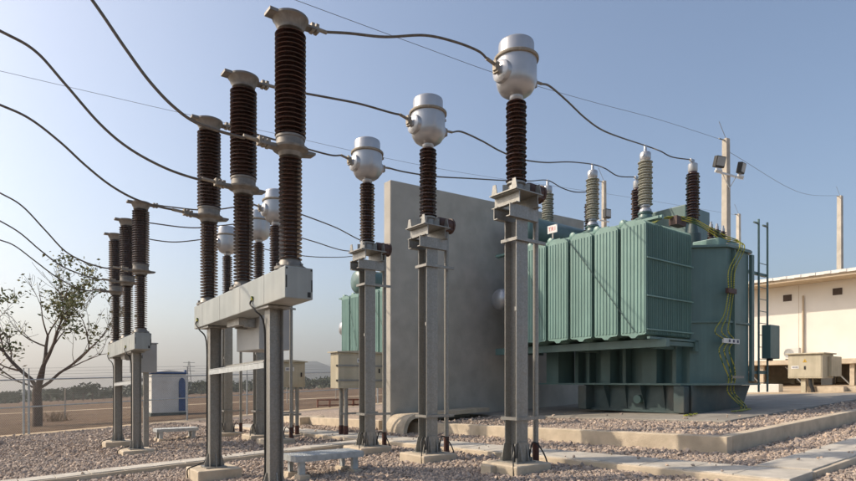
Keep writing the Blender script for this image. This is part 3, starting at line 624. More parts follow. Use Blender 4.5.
mids = {0: [(350, 33.5), (385, 37), (425, 35.5), (455, 42), (478, 51)], 1: [(300, 92.5), (330, 98), (360, 104), (390, 112.5)], 2: [(255, 134), (300, 147), (330, 155)]}
for k in range(3):
    S, E = pole_top(brA, k), ctl(cts[k]); d = (E-S); d.z = 0
    cable('bare conductor from a breaker top to the %s current transformer at the fire wall' % ('block-side', 'middle', 'cabinet-side')[k], [S]+[pxplane(x, y, S, d) for x, y in mids[k]]+[E], group='jumpers from breaker to current transformers')
for k in range(3):
    S, E = pole_top(brB, k), ctl(cts[3+k]); m = (S+E)/2; m.z -= .12
    cable('bare conductor from the fence-side breaker top to the %s rear current transformer' % ('cabinet-side', 'middle', 'fence-side')[k], [S, m, E], group='jumpers from fence-side breaker')
rights = {0: [(550, 86.5), (567, 101), (585, 118), (602, 130), (622, 138)], 1: [(462, 132), (482, 141), (500, 151), (520, 159), (545, 162.5), (570, 162)], 2: [(405, 172), (435, 176.5), (470, 178.5), (505, 180.5), (530, 181)]}
arr = {0: [(660, 151), (672, 157)], 1: [(605, 168.5), (618, 176)], 2: [(562, 188), (575, 192)]}
for k in range(3):
    S, E = ctr(cts[k]), TW(2.6, 1.63+1.77*k, 7.40); d = E-S; d.z = 0
    E2 = TW(3.88, 1.0+1.77*k, 7.11); d2 = E2-E; d2.z = 0
    cable('bare conductor from the %s current transformer over the radiators to its bushings' % ('block-side', 'middle', 'cabinet-side')[k], [S]+[pxplane(x, y, S, d) for x, y in rights[k]]+[E]+[pxplane(x, y, E, d2) for x, y in arr[k]]+[E2], group='jumpers to the transformer bushings')
for k in range(3):
    S, E = ctr(cts[3+k]), TW2(2.6, 1.63+1.77*k, 7.40); m = S.lerp(E, .45); m.z -= .75-.12*k
    cable('bare conductor from the %s rear current transformer passing behind the fire wall' % ('cabinet-side', 'middle', 'fence-side')[k], [S, S.lerp(E, .2)+Vector((0, 0, -.3)), m, S.lerp(E, .75)+Vector((0, 0, -.5)), E], group='jumpers to the hidden transformer')

# ---------------------------------------------------------------- cabinets and benches
def cabinet(label, loc, lx, ly, z0, z1, legs=True, lab=None, roof=.05, legx=None):
    t = thing('control_cabinet', label, 'cabinet', loc, TH, 'cream steel control cabinets')
    mb = MB(); mb.box(-lx/2, lx/2, -ly/2, ly/2, z0, z1); bo = mb.build('cabinet_body', 'cream', t, bevel=.01)
    mb = MB(); mb.prism([(-lx/2-.06, z1+.002), (lx/2+.06, z1+.002), (lx/2+.06, z1+.03), (0, z1+roof+.02), (-lx/2-.06, z1+.03)], -ly/2-.06, ly/2+.06, lambda p, q, h: (p, h, q)); mb.build('cabinet_roof', 'cream', t)
    mb = MB(); mb.box(-lx/2+.05, lx/2-.05, -ly/2-.014, -ly/2-.002, z0+.06, z1-.06); dr = mb.build('cabinet_door', 'cream', t, bevel=.004)
    mb = MB(); mb.box(lx/2-.14, lx/2-.11, -ly/2-.04, -ly/2-.014, (z0+z1)/2-.06, (z0+z1)/2+.06); mb.build('door_handle', 'black', dr)
    mb = MB(); mb.box(-.13, .13, -ly/2-.02, -ly/2-.015, z1-.25, z1-.14); p = mb.build('name_plate', 'white', dr)
    mb = MB()
    for k in range(5): mb.box(-.10+k*.042, -.075+k*.042, -ly/2-.023, -ly/2-.0205, z1-.22, z1-.17)
    mb.build('plate_lettering', 'ink', p)
    for sx in (-1, 1):
        for sy in (-1, 1):
            mb = MB(); mb.cyl((sx*lx*.3, sy*ly*.3, -.05), (sx*lx*.3, sy*ly*.3, z0), .055, 10); lg = mb.build('leg', 'galv', t)
            mb = MB(); mb.cyl((sx*lx*.3, sy*ly*.3, -.05), (sx*lx*.3, sy*ly*.3, .33), .062, 10); mb.build('leg_boot', 'rust', lg)
    mb = MB(); mb.box(-lx*.42, lx*.42, -ly*.36, -ly*.30, .62, .67); mb.build('leg_brace', 'galv', t)
    mb = MB(); mb.box(-lx*.5, lx*.5, -ly*.6, ly*.6, -.2, .08); mb.build('concrete_footing', 'conc', t, bevel=.02)
    return t
p = pxg(285, 437); cabinet('narrow cream cabinet on pipe legs with a small white name plate beside a post', (p.x, p.y, G(p.x)), .95, .6, 1.42, 2.12)
p = pxg(357, 437); c2 = cabinet('wide cream cabinet on pipe legs with steel straps, beside the fire wall', (p.x, p.y, G(p.x)), 1.35, .42, 1.30, 2.22)
for z in (1.48, 1.86):
    mb = MB(); mb.box(-.70, .70, -.245, -.226, z, z+.05); mb.build('strap', 'galv', c2); mb = MB(); mb.box(-.70, -.676, -.19, -.13, z, z+.05); mb.build('hinge', 'black', c2)
def bench(label, loc, lx=1.15, ly=.5, h=.36):
    t = thing('step_bench', label, 'bench', loc, TH, 'galvanised step benches')
    mb = MB(); mb.box(-lx/2, lx/2, -ly/2, ly/2, h-.012, h); tp = mb.build('top_plate', 'galv_pale', t)
    mb = MB()
    for i in range(26):
        for j in range(10):
            cx, cy = -lx/2+.04+i*(lx-.08)/25, -ly/2+.04+j*(ly-.08)/9
            mb.lathe([(.015, h+.0005), (.011, h+.007), (.006, h+.0075)], (cx, cy, 0), 6, smooth=False)
    mb.build('grip_studs', 'galv_pale', tp)['kind'] = 'stuff'
    mb = MB(); mb.box(-lx/2-.006, lx/2+.006, -ly/2-.008, -ly/2-.001, h-.085, h+.004); mb.box(-lx/2-.006, lx/2+.006, ly/2+.001, ly/2+.008, h-.085, h+.004); mb.box(-lx/2-.008, -lx/2-.001, -ly/2, ly/2, h-.085, h+.004); mb.box(lx/2+.001, lx/2+.008, -ly/2, ly/2, h-.085, h+.004); mb.build('rim', 'galv_pale', t)
    for sx in (-1, 1):
        for sy in (-1, 1):
            mb = MB(); x, y = sx*(lx/2-.12), sy*(ly/2-.04); mb.box(x-.045, x+.045, y-.004, y+.004, .08, h-.013); mb.box(x-.045, x-.037, y-sy*.07, y, .08, h-.013) if sy > 0 else mb.box(x-.045, x-.037, y, y+.07, .08, h-.013)
            lg = mb.build('leg', 'galv_pale', t); mb = MB(); mb.prism([(-.11, -.1), (.11, -.1), (.08, .085), (-.08, .085)], y-.1, y+.1, lambda p, q, hh: (x+p, hh, q)); mb.build('concrete_foot', 'conc', lg, bevel=.01)
    return t
bench('galvanised step bench with perforated top beside the near breaker legs', (-1.64, 9.05, G(-1.64)))
p = pxg(176, 440); bench('galvanised step bench standing on the gravel by the fence-side breaker', (p.x, p.y, G(p.x)))
p = pxg(491, 474); o = MB().box(-.11, .11, -.11, .11, -.1, .14).build('concrete_block', 'conc', bevel=.015, loc=(p.x, p.y, G(p.x))); o.rotation_euler = (0, 0, TH); tag(o, 'small square concrete block in the gravel beside the post at the bund corner', 'block')
p = pxg(303, 427); o = MB().box(-.5, .5, -.2, .2, -.1, .3).build('concrete_block', 'conc', bevel=.02, loc=(p.x, p.y+1.2, G(p.x))); o.rotation_euler = (0, 0, TH); tag(o, 'low concrete block behind the narrow cream cabinet', 'block')

# ---------------------------------------------------------------- control building and things in front of it
bp = px(790, 380, 36); bo = Vector((bp.x, bp.y, G(bp.x)))
bld = thing('control_building', 'cream raised control building with white roof edge and open columns below', 'building', bo, TH)
mb = MB(); mb.box(0, 9, -16, 16, 1.60, 6.25); wallb = mb.build('wall', 'cream_wall', bld)
mb = MB(); mb.box(-1.6, 10, -16.5, 16.5, 6.254, 6.42); rf = mb.build('roof', 'soffit', bld)
mb = MB(); mb.box(-1.7, 10.1, -16.6, 16.6, 6.424, 6.60); mb.prism([(-1.7, 6.60), (10.1, 6.60), (4.5, 6.9)], -16.6, 16.6, lambda p, q, h: (p, h, q)); mb.build('roof_sheet', 'roofw', rf)
for k in range(44):
    mb = MB(); y = -16.4+k*.76; mb.box(-1.73, -1.701, y, y+.36, 6.45, 6.60); mb.build('roof_rib', 'roofw', rf)
mb = MB(); mb.box(-1.1, 9, -16, 16, 1.32, 1.598); mb.build('floor_slab', 'conc', bld)
for k in range(14):
    y = -15.6+k*2.4
    for x in (-.85, 4.0):
        mb = MB(); mb.box(x, x+.22, y, y+.22, -.3, 1.318); mb.build('column', 'conc', bld)
    mb = MB(); mb.cyl((-.7, y+.22, .1), (-.7, y+1.2, 1.2), .04, 6); mb.build('brace', 'galv', bld)
mb = MB(); mb.box(6.0, 6.2, -16, 16, -.3, 1.318); mb.build('rear_foundation', 'conc', bld)
def wallpt(x, y):
    p = pxplane(x, y, bo, A); d = p-bo; return d.dot(A), p.z-bo.z
for (x, y) in ((787.5, 298), (837.5, 291.5)):
    a, z = wallpt(x, y); v = MB(); v.box(-.03, -.002, a-.24, a+.24, z-.2, z+.2); vo = v.build('vent', 'brown', bld)
    for k in range(5):
        s = MB(); s.box(-.055, -.031, a-.22, a+.22, z-.17+k*.075, z-.14+k*.075); s.build('louvre', 'brown', vo)
a, z = wallpt(803.5, 300); mb = MB(); mb.tube([(-.08, a, 1.6), (-.08, a, 5.55)], .055, 8); mb.build('downpipe', 'soffit', bld)
for k in range(9):
    mb = MB(); y = -13.7+k*3.3; mb.box(-.006, -.001, y, y+.02, 1.62, 6.2); mb.build('render_joint', 'soffit', bld)
a, z = wallpt(790, 360)
ac = thing('air_conditioner', 'white outdoor air conditioner with a round fan on the building ledge', 'air conditioner', bo-B*.55+A*a+Vector((0, 0, 1.60)), TH)
mb = MB(); mb.box(-.18, .18, -.75, .05, .06, .75); mb.build('casing', 'offwhite', ac, bevel=.015)
mb = MB(); mb.lathe([(0, -.2), (.08, -.2), (.09, -.185), (.25, -.185), (.27, -.195), (.27, -.175)], (0, -.2, .42), 20, axis='x'); mb.build('fan_grille', 'boxgrey', ac)
for y in (-.65, -.05):
    mb = MB(); mb.box(-.2, .2, y-.03, y+.03, .0, .058); mb.build('foot', 'black', ac)
# outdoor cabinet on a post
p = pxg(806, 392); kz = thing('outdoor_cabinet', 'large cream cabinet with a yellow warning triangle standing before the raised building', 'cabinet', (p.x, p.y, G(p.x)), TH)
mb = MB(); mb.box(-.5, .9, -.85, .6, .66, 1.80); mb.build('cabinet_body', 'cream', kz, bevel=.015)
mb = MB(); mb.box(-.6, 1.0, -.95, .7, 1.802, 1.86); mb.build('cabinet_roof', 'cream', kz, bevel=.01)
mb = MB(); mb.box(.2, 1.5, -1.0, -.86, .75, 1.7); mb.build('side_box', 'cream', kz, bevel=.01)
mb = MB(); mb.box(-.514, -.502, -.80, .55, .72, 1.75); dr = mb.build('cabinet_door', 'cream', kz, bevel=.004)
mb = MB(); mb.box(-.525, -.516, .12, .45, 1.12, 1.26); npl = mb.build('name_plate', 'white', dr)
mb = MB()
for k in range(5): mb.box(-.529, -.526, .17+k*.05, .20+k*.05, 1.16, 1.22)
mb.build('plate_lettering', 'ink', npl)
mb = MB(); mb.prism([(-.12, 1.42), (.06, 1.42), (-.03, 1.58)], -.525, -.516, lambda p_, q_, h: (h, p_-.1, q_)); mb.build('warning_triangle', mat('warning_yellow', (.55, .33, .02), (.6, .38, .03)), dr)
mb = MB(); mb.prism([(-.05, 1.45), (-.02, 1.45), (-.015, 1.53)], -.529, -.526, lambda p_, q_, h: (h, p_-.1, q_)); mb.build('triangle_mark', 'ink', dr)
mb = MB(); mb.box(-.54, -.516, -.16, -.10, 1.08, 1.24); mb.build('door_handle', 'black', dr)
mb = MB(); mb.box(-.35, -.2, -.1, .1, -.1, .66); mb.build('leg', 'cream', kz)
mb = MB(); mb.box(.5, .65, -.1, .1, -.1, .66); mb.build('leg', 'cream', kz)
mb = MB(); mb.tube(catmull([(-.3, -.28, .66), (-.32, -.3, .4), (-.3, -.38, .15), (-.3, -.4, -.05)], 4), .08, 8); mb.build('cable_conduit', 'black', kz)
mb = MB(); mb.box(-.2, 1.4, -1.6, -.5, -.1, .28); mb.build('concrete_base', 'conc', kz, bevel=.02)
p = pxg(846, 391); o = MB().box(-.3, .3, -3.0, 1.6, -.1, .22).build('concrete_kerb', 'conc', bevel=.02, loc=(p.x, p.y, G(p.x))); o.rotation_euler = (0, 0, TH); tag(o, 'low concrete kerb beside the large cream cabinet with warning triangle', 'kerb')
p = pxg(762, 392); o = MB().box(-.25, .25, -.9, .9, -.1, .42).build('concrete_block', 'offwhite', bevel=.02, loc=(p.x, p.y, G(p.x))); o.rotation_euler = (0, 0, TH); tag(o, 'pale concrete block on the sandy ground behind the ladder', 'block')
# distribution panels in the open space under the building
for k, y in enumerate((-3.2, -1.6, -6.5, -8.2)):
    q = bo+B*1.4+A*y; o = MB().box(-.25, .25, -.3, .3, 0, 1.0).build('panel_box', 'boxgrey', bevel=.01, loc=(q.x, q.y, q.z-.02)); o.rotation_euler = (0, 0, TH)
    tag(o, 'small grey panel box standing under the raised building floor', 'panel box', 'panel boxes under the building')

# ---------------------------------------------------------------- concrete poles, floodlights, ground wires
def cpole(label, x, ytop, Y, w0, w1, lights=None, group='tapered concrete poles'):
    top = px(x, ytop, Y); base = Vector((top.x, top.y, G(top.x)-.3)); H = top.z-base.z
    t = thing('concrete_pole', label, 'pole', base, .5, group)
    mb = MB(); n = 12
    for k in range(n):
        z0, z1 = H*k/n, H*(k+1)/n; a0, a1 = w0+(w1-w0)*k/n, w0+(w1-w0)*(k+1)/n
    vs = [(sx*w, sy*w, z) for z, w in ((0, w0/2), (H, w1/2)) for sx, sy in ((-1, -1), (1, -1), (1, 1), (-1, 1))]
    mb.add(vs, [(3, 2, 1, 0), (4, 5, 6, 7)]+[(i, (i+1) % 4, 4+(i+1) % 4, 4+i) for i in range(4)]); mb.build('shaft', 'pole', t, bevel=.02)
    mb = MB(); mb.cyl((0, 0, H), (-.35, .1, H+.75), .012, 5); mb.box(-.5, .1, -.02, .02, H-.10, H-.06); mb.build('wire_bracket', 'galv', t)
    if lights:
        for zz, arm in lights:
            mb = MB(); mb.box(-1.0, 1.0, -w1*.5-.06, -w1*.5-.01, zz-.04, zz+.04); mb.cyl((-.5, -w1*.5-.04, zz), (0, -w1*.5-.04, zz-.6), .02, 6); mb.cyl((.5, -w1*.5-.04, zz), (0, -w1*.5-.04, zz-.6), .02, 6); mb.build('light_arm', 'white', t)
            for sx in (-1, 1):
                Mx = Matrix.Translation((sx*.78, -w1*.5-.1, zz+.42)) @ Matrix.Rotation(math.radians(14), 4, 'X') @ Matrix.Rotation(math.radians(sx*14), 4, 'Z')
                mb = MB(); mb.box(-.24, .24, -.10, .12, -.24, .24, Mx); fl = mb.build('floodlight', 'black', t, bevel=.03)
                mb = MB(); mb.box(-.20, .20, -.112, -.102, -.17, .20, Mx); mb.build('lens', 'boxgrey', fl)
                mb = MB(); mb.box(sx*.78-.2, sx*.78+.2, -w1*.5-.1, -w1*.5-.04, zz+.02, zz+.12); mb.build('yoke', 'white', fl)
    return t, top
H1 = px(727, 139, 26)
_, top1 = cpole('concrete pole with two floodlights on a white arm rising behind the teal transformer', 726, 139, 26, .36, .24, [((px(727, 176, 26).z-(G(H1.x)-.3)), 1)])
_, top2 = cpole('bare thin concrete pole just behind the floodlight pole', 738.5, 214, 45, .34, .24)
_, top3 = cpole('concrete pole standing behind the white roof of the building', 840, 196, 47, .42, .32)
zf = px(604, 210, 34); _, top4 = cpole('concrete pole with one floodlight bracket seen between two grey bushings', 604, 181, 34, .3, .2)
fl = thing('floodlight', 'dark floodlight fixed to the pole between the grey bushings', 'floodlight', px(607, 214, 33.6), .5)
mb = MB(); mb.box(-.22, .22, -.12, .12, -.25, .28); mb.build('housing', 'black', fl, bevel=.03); mb = MB(); mb.box(-.18, .18, -.132, -.122, -.18, .22); mb.build('lens', 'boxgrey', fl); mb = MB(); mb.box(-.5, .3, .1, .16, -.42, -.36); mb.build('bracket', 'white', fl)
cable('thin overhead earth wire rising from the floodlight pole across the sky', [top1+Vector((0, 0, -.1))]+[pxplane(x, y, top1, B) for x, y in ((660, 120), (600, 104), (545, 88.5), (490, 71.5), (420, 46), (360, 24), (295, 0), (270, -9))], r=.0065, n=5, name='earth_wire', group='overhead earth wires')
cable('thin overhead earth wire running low behind the silver heads to the thin pole', [top2+Vector((0, 0, -.1))]+[pxplane(x, y, top2, B) for x, y in ((640, 199), (560, 187), (470, 174), (385, 158), (300, 139), (190, 115), (90, 92), (0, 71), (-25, 65))], r=.0065, n=5, name='earth_wire', group='overhead earth wires')
m = (top1+top3)/2; m.z -= 1.05
cable('thin overhead earth wire sagging between the floodlight pole and the pole behind the building', [top1+Vector((0, 0, -.5)), m, top3], r=.009, n=5, name='earth_wire', group='overhead earth wires')

# ---------------------------------------------------------------- fences
def fence(label, t0, t1, step, org, D, Nn, H, rails, mesh, arm, barbs, post_r, m, gate=None):
    t = thing('mesh_fence', label, 'fence', (org.x, org.y, G(org.x)), 0)
    ang = math.atan2(D.y, D.x); t.rotation_euler = (0, 0, ang); kz = SLOPE*D.x
    k = t0
    while k <= t1+1e-3:
        for dx in ((-.09, .09) if (gate is not None and abs(k-gate) < .1) else (0,)):
            mb = MB(); mb.cyl((k+dx, 0, kz*k-.2), (k+dx, 0, kz*k+H), post_r, 8)
            if arm: mb.tube([(k+dx, 0, kz*k+H), (k+dx+arm*.35, arm, kz*k+H+.45)], post_r*.8, 6)
            else: mb.cyl((k+dx, 0, kz*k+H), (k+dx, 0, kz*k+H+.45), post_r*.5, 6)
            mb.build('post', m, t)
        k += step
    for z in rails:
        mb = MB(); mb.cyl((t0, 0, kz*t0+z), (t1, 0, kz*t1+z), .032, 6); mb.build('rail', 'galv_pale', t)
    for i in range(barbs):
        mb = MB(); z = H+.08+i*.13; y = (arm or 0)*(z-H)/.45; mb.tube([(t0+(t1-t0)*j/40, y, kz*(t0+(t1-t0)*j/40)+z-.02*abs(math.sin(j*.9))) for j in range(41)], .0045, 4); mb.build('barbed_wire', 'galv', t)
    if mesh:
        mb = MB(); n = int((t1-t0)/mesh)
        for i in range(n):
            a = t0+i*mesh
            for s in (-1, 1):
                e = a+s*H*.7
                mb.tube([(a, .006*s, kz*a+.04), (e, .006*s, kz*e+H-.04)], .0026, 3)
        o = mb.build('wire_mesh', 'galv', t); o['kind'] = 'stuff'
    return t
fence('galvanised chain link fence with rails and barbed wire at the edge of the gravel', -13.92, 34.8, 3.48, F0, FD, FN, 2.26, (2.24, 1.12), .075, 0, 4, .045, 'galv_pale', gate=0)
FE = pxg(65, 420); FE2 = pxg(331, 400); D2 = (FE2-FE); D2.z = 0; D2.normalize()
fence('outer fence of pale concrete posts with angled tops in the brown field', -24, 54, 6.0, Vector((FE.x, FE.y, 0)), D2, None, 1.55, (), 0, -.3, 3, .05, 'pole')

# ---------------------------------------------------------------- hut, rusty frame
p = pxg(184, 414); hut = thing('portable_cabin', 'small white portable cabin with blue arched door and blue roof edge beyond the fence', 'cabin', (p.x, p.y, G(p.x)), TH)
mb = MB(); mb.box(-1.95, .15, 0, 2.0, .12, 2.62); hb = mb.build('wall', 'offwhite', hut, bevel=.03)
for z in (.55, 1.55, 2.1):
    mb = MB(); mb.box(-1.45, -.35, -.03, -.002, z, z+.05); mb.build('wall_rib', 'offwhite', hb); mb = MB(); mb.box(-1.98, -1.952, .3, 1.7, z, z+.05); mb.build('wall_rib', 'offwhite', hb)
mb = MB(); mb.prism([(-.33, .22), (.07, .22), (.07, 2.1), (.0, 2.3), (-.13, 2.38), (-.26, 2.3), (-.33, 2.1)], -.04, -.003, lambda p_, q_, h: (p_, h, q_)); dr = mb.build('door', 'blue', hut)
mb = MB(); mb.box(-.3, -.26, -.07, -.041, 1.15, 1.3); mb.build('handle', 'black', dr)
mb = MB(); mb.box(-2.05, .25, -.08, 2.08, 2.624, 2.72); rf = mb.build('roof', 'blue', hut, bevel=.02)
mb = MB(); mb.prism([(-2.0, 2.72), (.2, 2.72), (-.9, 2.86)], -.05, 2.05, lambda p_, q_, h: (p_, h, q_)); mb.build('roof_ridge', 'offwhite', rf)
for x in (-1.9, .1):
    mb = MB(); mb.box(x-.06, x+.06, 0, .12, 2.72, 2.88); mb.build('roof_lug', 'blue', rf)
mb = MB(); mb.box(-2.0, .2, -.05, 2.05, -.1, .118); mb.build('skid', 'tealdark', hut)
p = pxg(332, 407); rs = thing('rusty_frame', 'rust red steel frame lying on the ground beyond the cream cabinets', 'steel frame', (p.x, p.y, G(p.x)), .45)
for z in (.08, .42):
    mb = MB(); mb.box(-1.0, 2.0, -.06, .06, z, z+.1); mb.build('rail', 'steelred', rs)
for x in (-1, -.2, .6, 1.4, 1.9):
    mb = MB(); mb.box(x, x+.1, -.05, .05, 0.0, .5); mb.build('upright', 'steelred', rs)

# ---------------------------------------------------------------- leafy bare tree
def make_tree(label, base, H, seed):
    r = random.Random(seed); t = thing('sparse_tree', label, 'tree', base, 0)
    tr = MB(); lf = MB(); tips = []
    def branch(p, d, ln, rad, depth):
        pts = [p]; rs = [rad]; q = p.copy(); dd = d.copy(); n = 5
        for i in range(n):
            dd = (dd+Vector((r.gauss(0, .13), r.gauss(0, .13), r.gauss(.05, .08)))).normalized(); q = q+dd*ln/n; pts.append(q.copy()); rs.append(max(.008, rad*(1-(i+1)/n*.5)))
            if depth >= 2 and i >= 1:
                tips.append((q.copy(), depth))
            if depth < 4 and i >= 1 and r.random() < .5:
                sd = (dd+Vector((r.gauss(0, .75), r.gauss(0, .75), r.gauss(.25, .35)))).normalized(); branch(q.copy(), sd, ln*r.uniform(.45, .7), rs[-1]*.6, depth+1)
        tr.tube(pts, rs, 7 if depth < 2 else 4)
        if depth < 4:
            for _ in range(2): branch(q.copy(), (dd+Vector((r.gauss(0, .5), r.gauss(0, .5), r.gauss(.2, .3)))).normalized(), ln*r.uniform(.55, .75), rs[-1]*.8, depth+1)
    s = H/8.0
    trunk = [Vector((0, 0, -.2)), Vector((.03, 0, .8*s)), Vector((-.05, .05, 1.6*s)), Vector((.05, 0, 2.0*s))]
    tr.tube(catmull(trunk, 4), [.25*s-.06*s*i/12 for i in range(13)], 10)
    top = trunk[-1]
    for d, ln, rad in ((Vector((-.50, .1, .95)), 3.1, .11), (Vector((.05, .2, 1)), 2.8, .12), (Vector((.42, -.2, .85)), 3.2, .115), (Vector((.85, .2, .66)), 3.2, .08), (Vector((-.8, -.3, .6)), 2.2, .05)):
        branch(top+Vector((0, 0, -.15*s)), d.normalized(), ln*s, rad*s, 1)
    tr.build('trunk', 'bark', t)
    for (p, dp) in tips:
        if r.random() < .20:
            dense = r.random() < .055
            for _ in range(70 if dense else r.randint(1, 4)):
                sp = .30 if dense else .2
                c = p+Vector((r.gauss(0, sp), r.gauss(0, sp), r.gauss(0, sp*.7)))
                a = Vector((r.gauss(0, 1), r.gauss(0, 1), r.gauss(0, .6))).normalized(); b = a.cross(Vector((r.gauss(0, 1), r.gauss(0, 1), r.gauss(0, 1)))).normalized(); l_ = r.uniform(.07, .15)
                lf.add([c-a*l_, c+b*l_*.45, c+a*l_, c-b*l_*.45], [(0, 1, 2, 3)])
    lf.build('crown', 'leaf', t); return t
p = pxg(37, 426); make_tree('sparse half bare tree with a forked trunk and few green leaves beyond the fence', (p.x, p.y, G(p.x)), 8.4, 5)

def make_shrub(label, base, size, seed):
    r = random.Random(seed); mb = MB()
    for _ in range(90):
        d = Vector((r.gauss(0, .5), r.gauss(0, .5), r.uniform(.4, 1.2)))*size*.6; o = Vector((r.gauss(0, .25), r.gauss(0, .25), 0))*size
        mb.tube([o, o+d*.6, o+d+Vector((0, 0, -.1*size))], [.012, .008, .003], 3)
    o = mb.build('dry_shrub', 'straw', loc=base); return tag(o, label, 'shrub')
p = pxg(57, 421); make_shrub('brown dry shrub beside the foot of the sparse tree', (p.x, p.y, G(p.x)), 1.3, 2)
# far trees and wood
def crown_mesh(mb, c, rx, rz, n, r, leaf):
    for _ in range(n):
        d = Vector((r.gauss(0, 1), r.gauss(0, 1), r.gauss(0, 1))).normalized()*r.uniform(.35, 1)**.5
        p = Vector((c[0]+d.x*rx, c[1]+d.y*rx, c[2]+d.z*rz)); a = Vector((r.gauss(0, 1), r.gauss(0, 1), r.gauss(0, 1))).normalized(); b = a.orthogonal().normalized()
        mb.add([p-a*leaf, p+b*leaf*.7, p+a*leaf, p-b*leaf*.7], [(0, 1, 2, 3)])
def far_tree(label, x, ybase_off, Y, h, w_, seed, group='trees along the far edge of the field'):
    r = random.Random(seed); X = (x-CX)/F*Y; t = thing('field_tree', label, 'tree', (X, Y, G(X)), 0, group)
    mb = MB(); mb.tube([(0, 0, -.5), (.1, 0, h*.35), (0, .1, h*.7)], [h*.03, h*.022, h*.01], 6); mb.build('trunk', 'bark', t)
    mb = MB()
    for k in range(7): crown_mesh(mb, (r.gauss(0, w_*.28), r.gauss(0, w_*.28), h*r.uniform(.38, .85)), w_*.26, h*.15, 70, r, h*.045)
    mb.build('crown', 'farleaf', t)
for i, (x, Y, h, w_, lab) in enumerate(((73, 235, 6.6, 6.5, 'rounded far tree at the field edge left of a larger pair'), (83, 240, 7.4, 6.8, 'tall far tree in the middle of the pair at the field edge'), (92.5, 238, 8.2, 6.5, 'tallest far tree in the row at the field edge'), (50, 260, 6.2, 9, 'low far tree behind the fence double post'), (58.5, 250, 5.4, 5, 'small far tree beside the trunk of the sparse tree'), (103, 250, 5.4, 5, 'small dark far tree right of the tallest field tree'), (18, 260, 6.2, 12, 'wide far tree mass beside the outer fence posts'), (5, 250, 5.0, 10, 'low far tree at the left end of the field edge'), (201, 230, 6.2, 6.5, 'dark round far tree just beside the white cabin'), (309, 240, 5.6, 8, 'far tree seen between the two cream cabinets'), (322, 245, 5.2, 7, 'pale far tree next to the wide cream cabinet'), (262, 240, 6.2, 8, 'far tree seen between the breaker legs'), (243, 250, 5.2, 8, 'lower far tree seen between the breaker legs'))):
    far_tree(lab, x, 0, Y, h, w_, 40+i)
r = random.Random(9); mb = MB()
for i in range(170):
    Y = r.uniform(330, 520); u = r.uniform(-.85, .1); X = u*Y; h = r.uniform(5, 10)*Y/450
    for k in range(3): crown_mesh(mb, (X+r.gauss(0, 4), Y+r.gauss(0, 4), G(X)+h*.5), r.uniform(4, 9), h*.5, 40, r, 1.0)
tag(mb.build('distant_wood', 'farleaf'), 'distant strip of woodland along the horizon behind the field', 'wood', kind='stuff')
# far pylon
X = (189-CX)/F*420; py = thing('lattice_pylon', 'tiny grey lattice pylon on the horizon above the white cabin', 'pylon', (X, 420, G(X)), .3)
mb = MB()
for sx in (-1, 1):
    for sy in (-1, 1): mb.cyl((sx*2, sy*2, 0), (sx*.4, sy*.4, 24), .15, 4)
for k in range(6): z0, z1 = k*4, k*4+4; w0, w1 = 2-1.6*z0/24, 2-1.6*z1/24; mb.cyl((-w0, -w0, z0), (w1, -w1, z1), .08, 4); mb.cyl((w0, -w0, z0), (-w1, -w1, z1), .08, 4)
mb.build('mast', 'galv', py); mb = MB()
for z in (17, 20, 23): mb.box(-4, 4, -.15, .15, z, z+.3)
mb.build('crossarm', 'galv', py)

# ---------------------------------------------------------------- crushed stone
ico = np.array([(-1, 1.618, 0), (1, 1.618, 0), (-1, -1.618, 0), (1, -1.618, 0), (0, -1, 1.618), (0, 1, 1.618), (0, -1, -1.618), (0, 1, -1.618), (1.618, 0, -1), (1.618, 0, 1), (-1.618, 0, -1), (-1.618, 0, 1)])/1.902
icof = np.array([(0, 11, 5), (0, 5, 1), (0, 1, 7), (0, 7, 10), (0, 10, 11), (1, 5, 9), (5, 11, 4), (11, 10, 2), (10, 7, 6), (7, 1, 8), (3, 9, 4), (3, 4, 2), (3, 2, 6), (3, 6, 8), (3, 8, 9), (4, 9, 5), (2, 4, 11), (6, 2, 10), (8, 6, 7), (9, 8, 1)])
octa = np.array([(1, 0, 0), (-1, 0, 0), (0, 1, 0), (0, -1, 0), (0, 0, 1), (0, 0, -1)], float)
octf = np.array([(0, 2, 4), (2, 1, 4), (1, 3, 4), (3, 0, 4), (2, 0, 5), (1, 2, 5), (3, 1, 5), (0, 3, 5)])
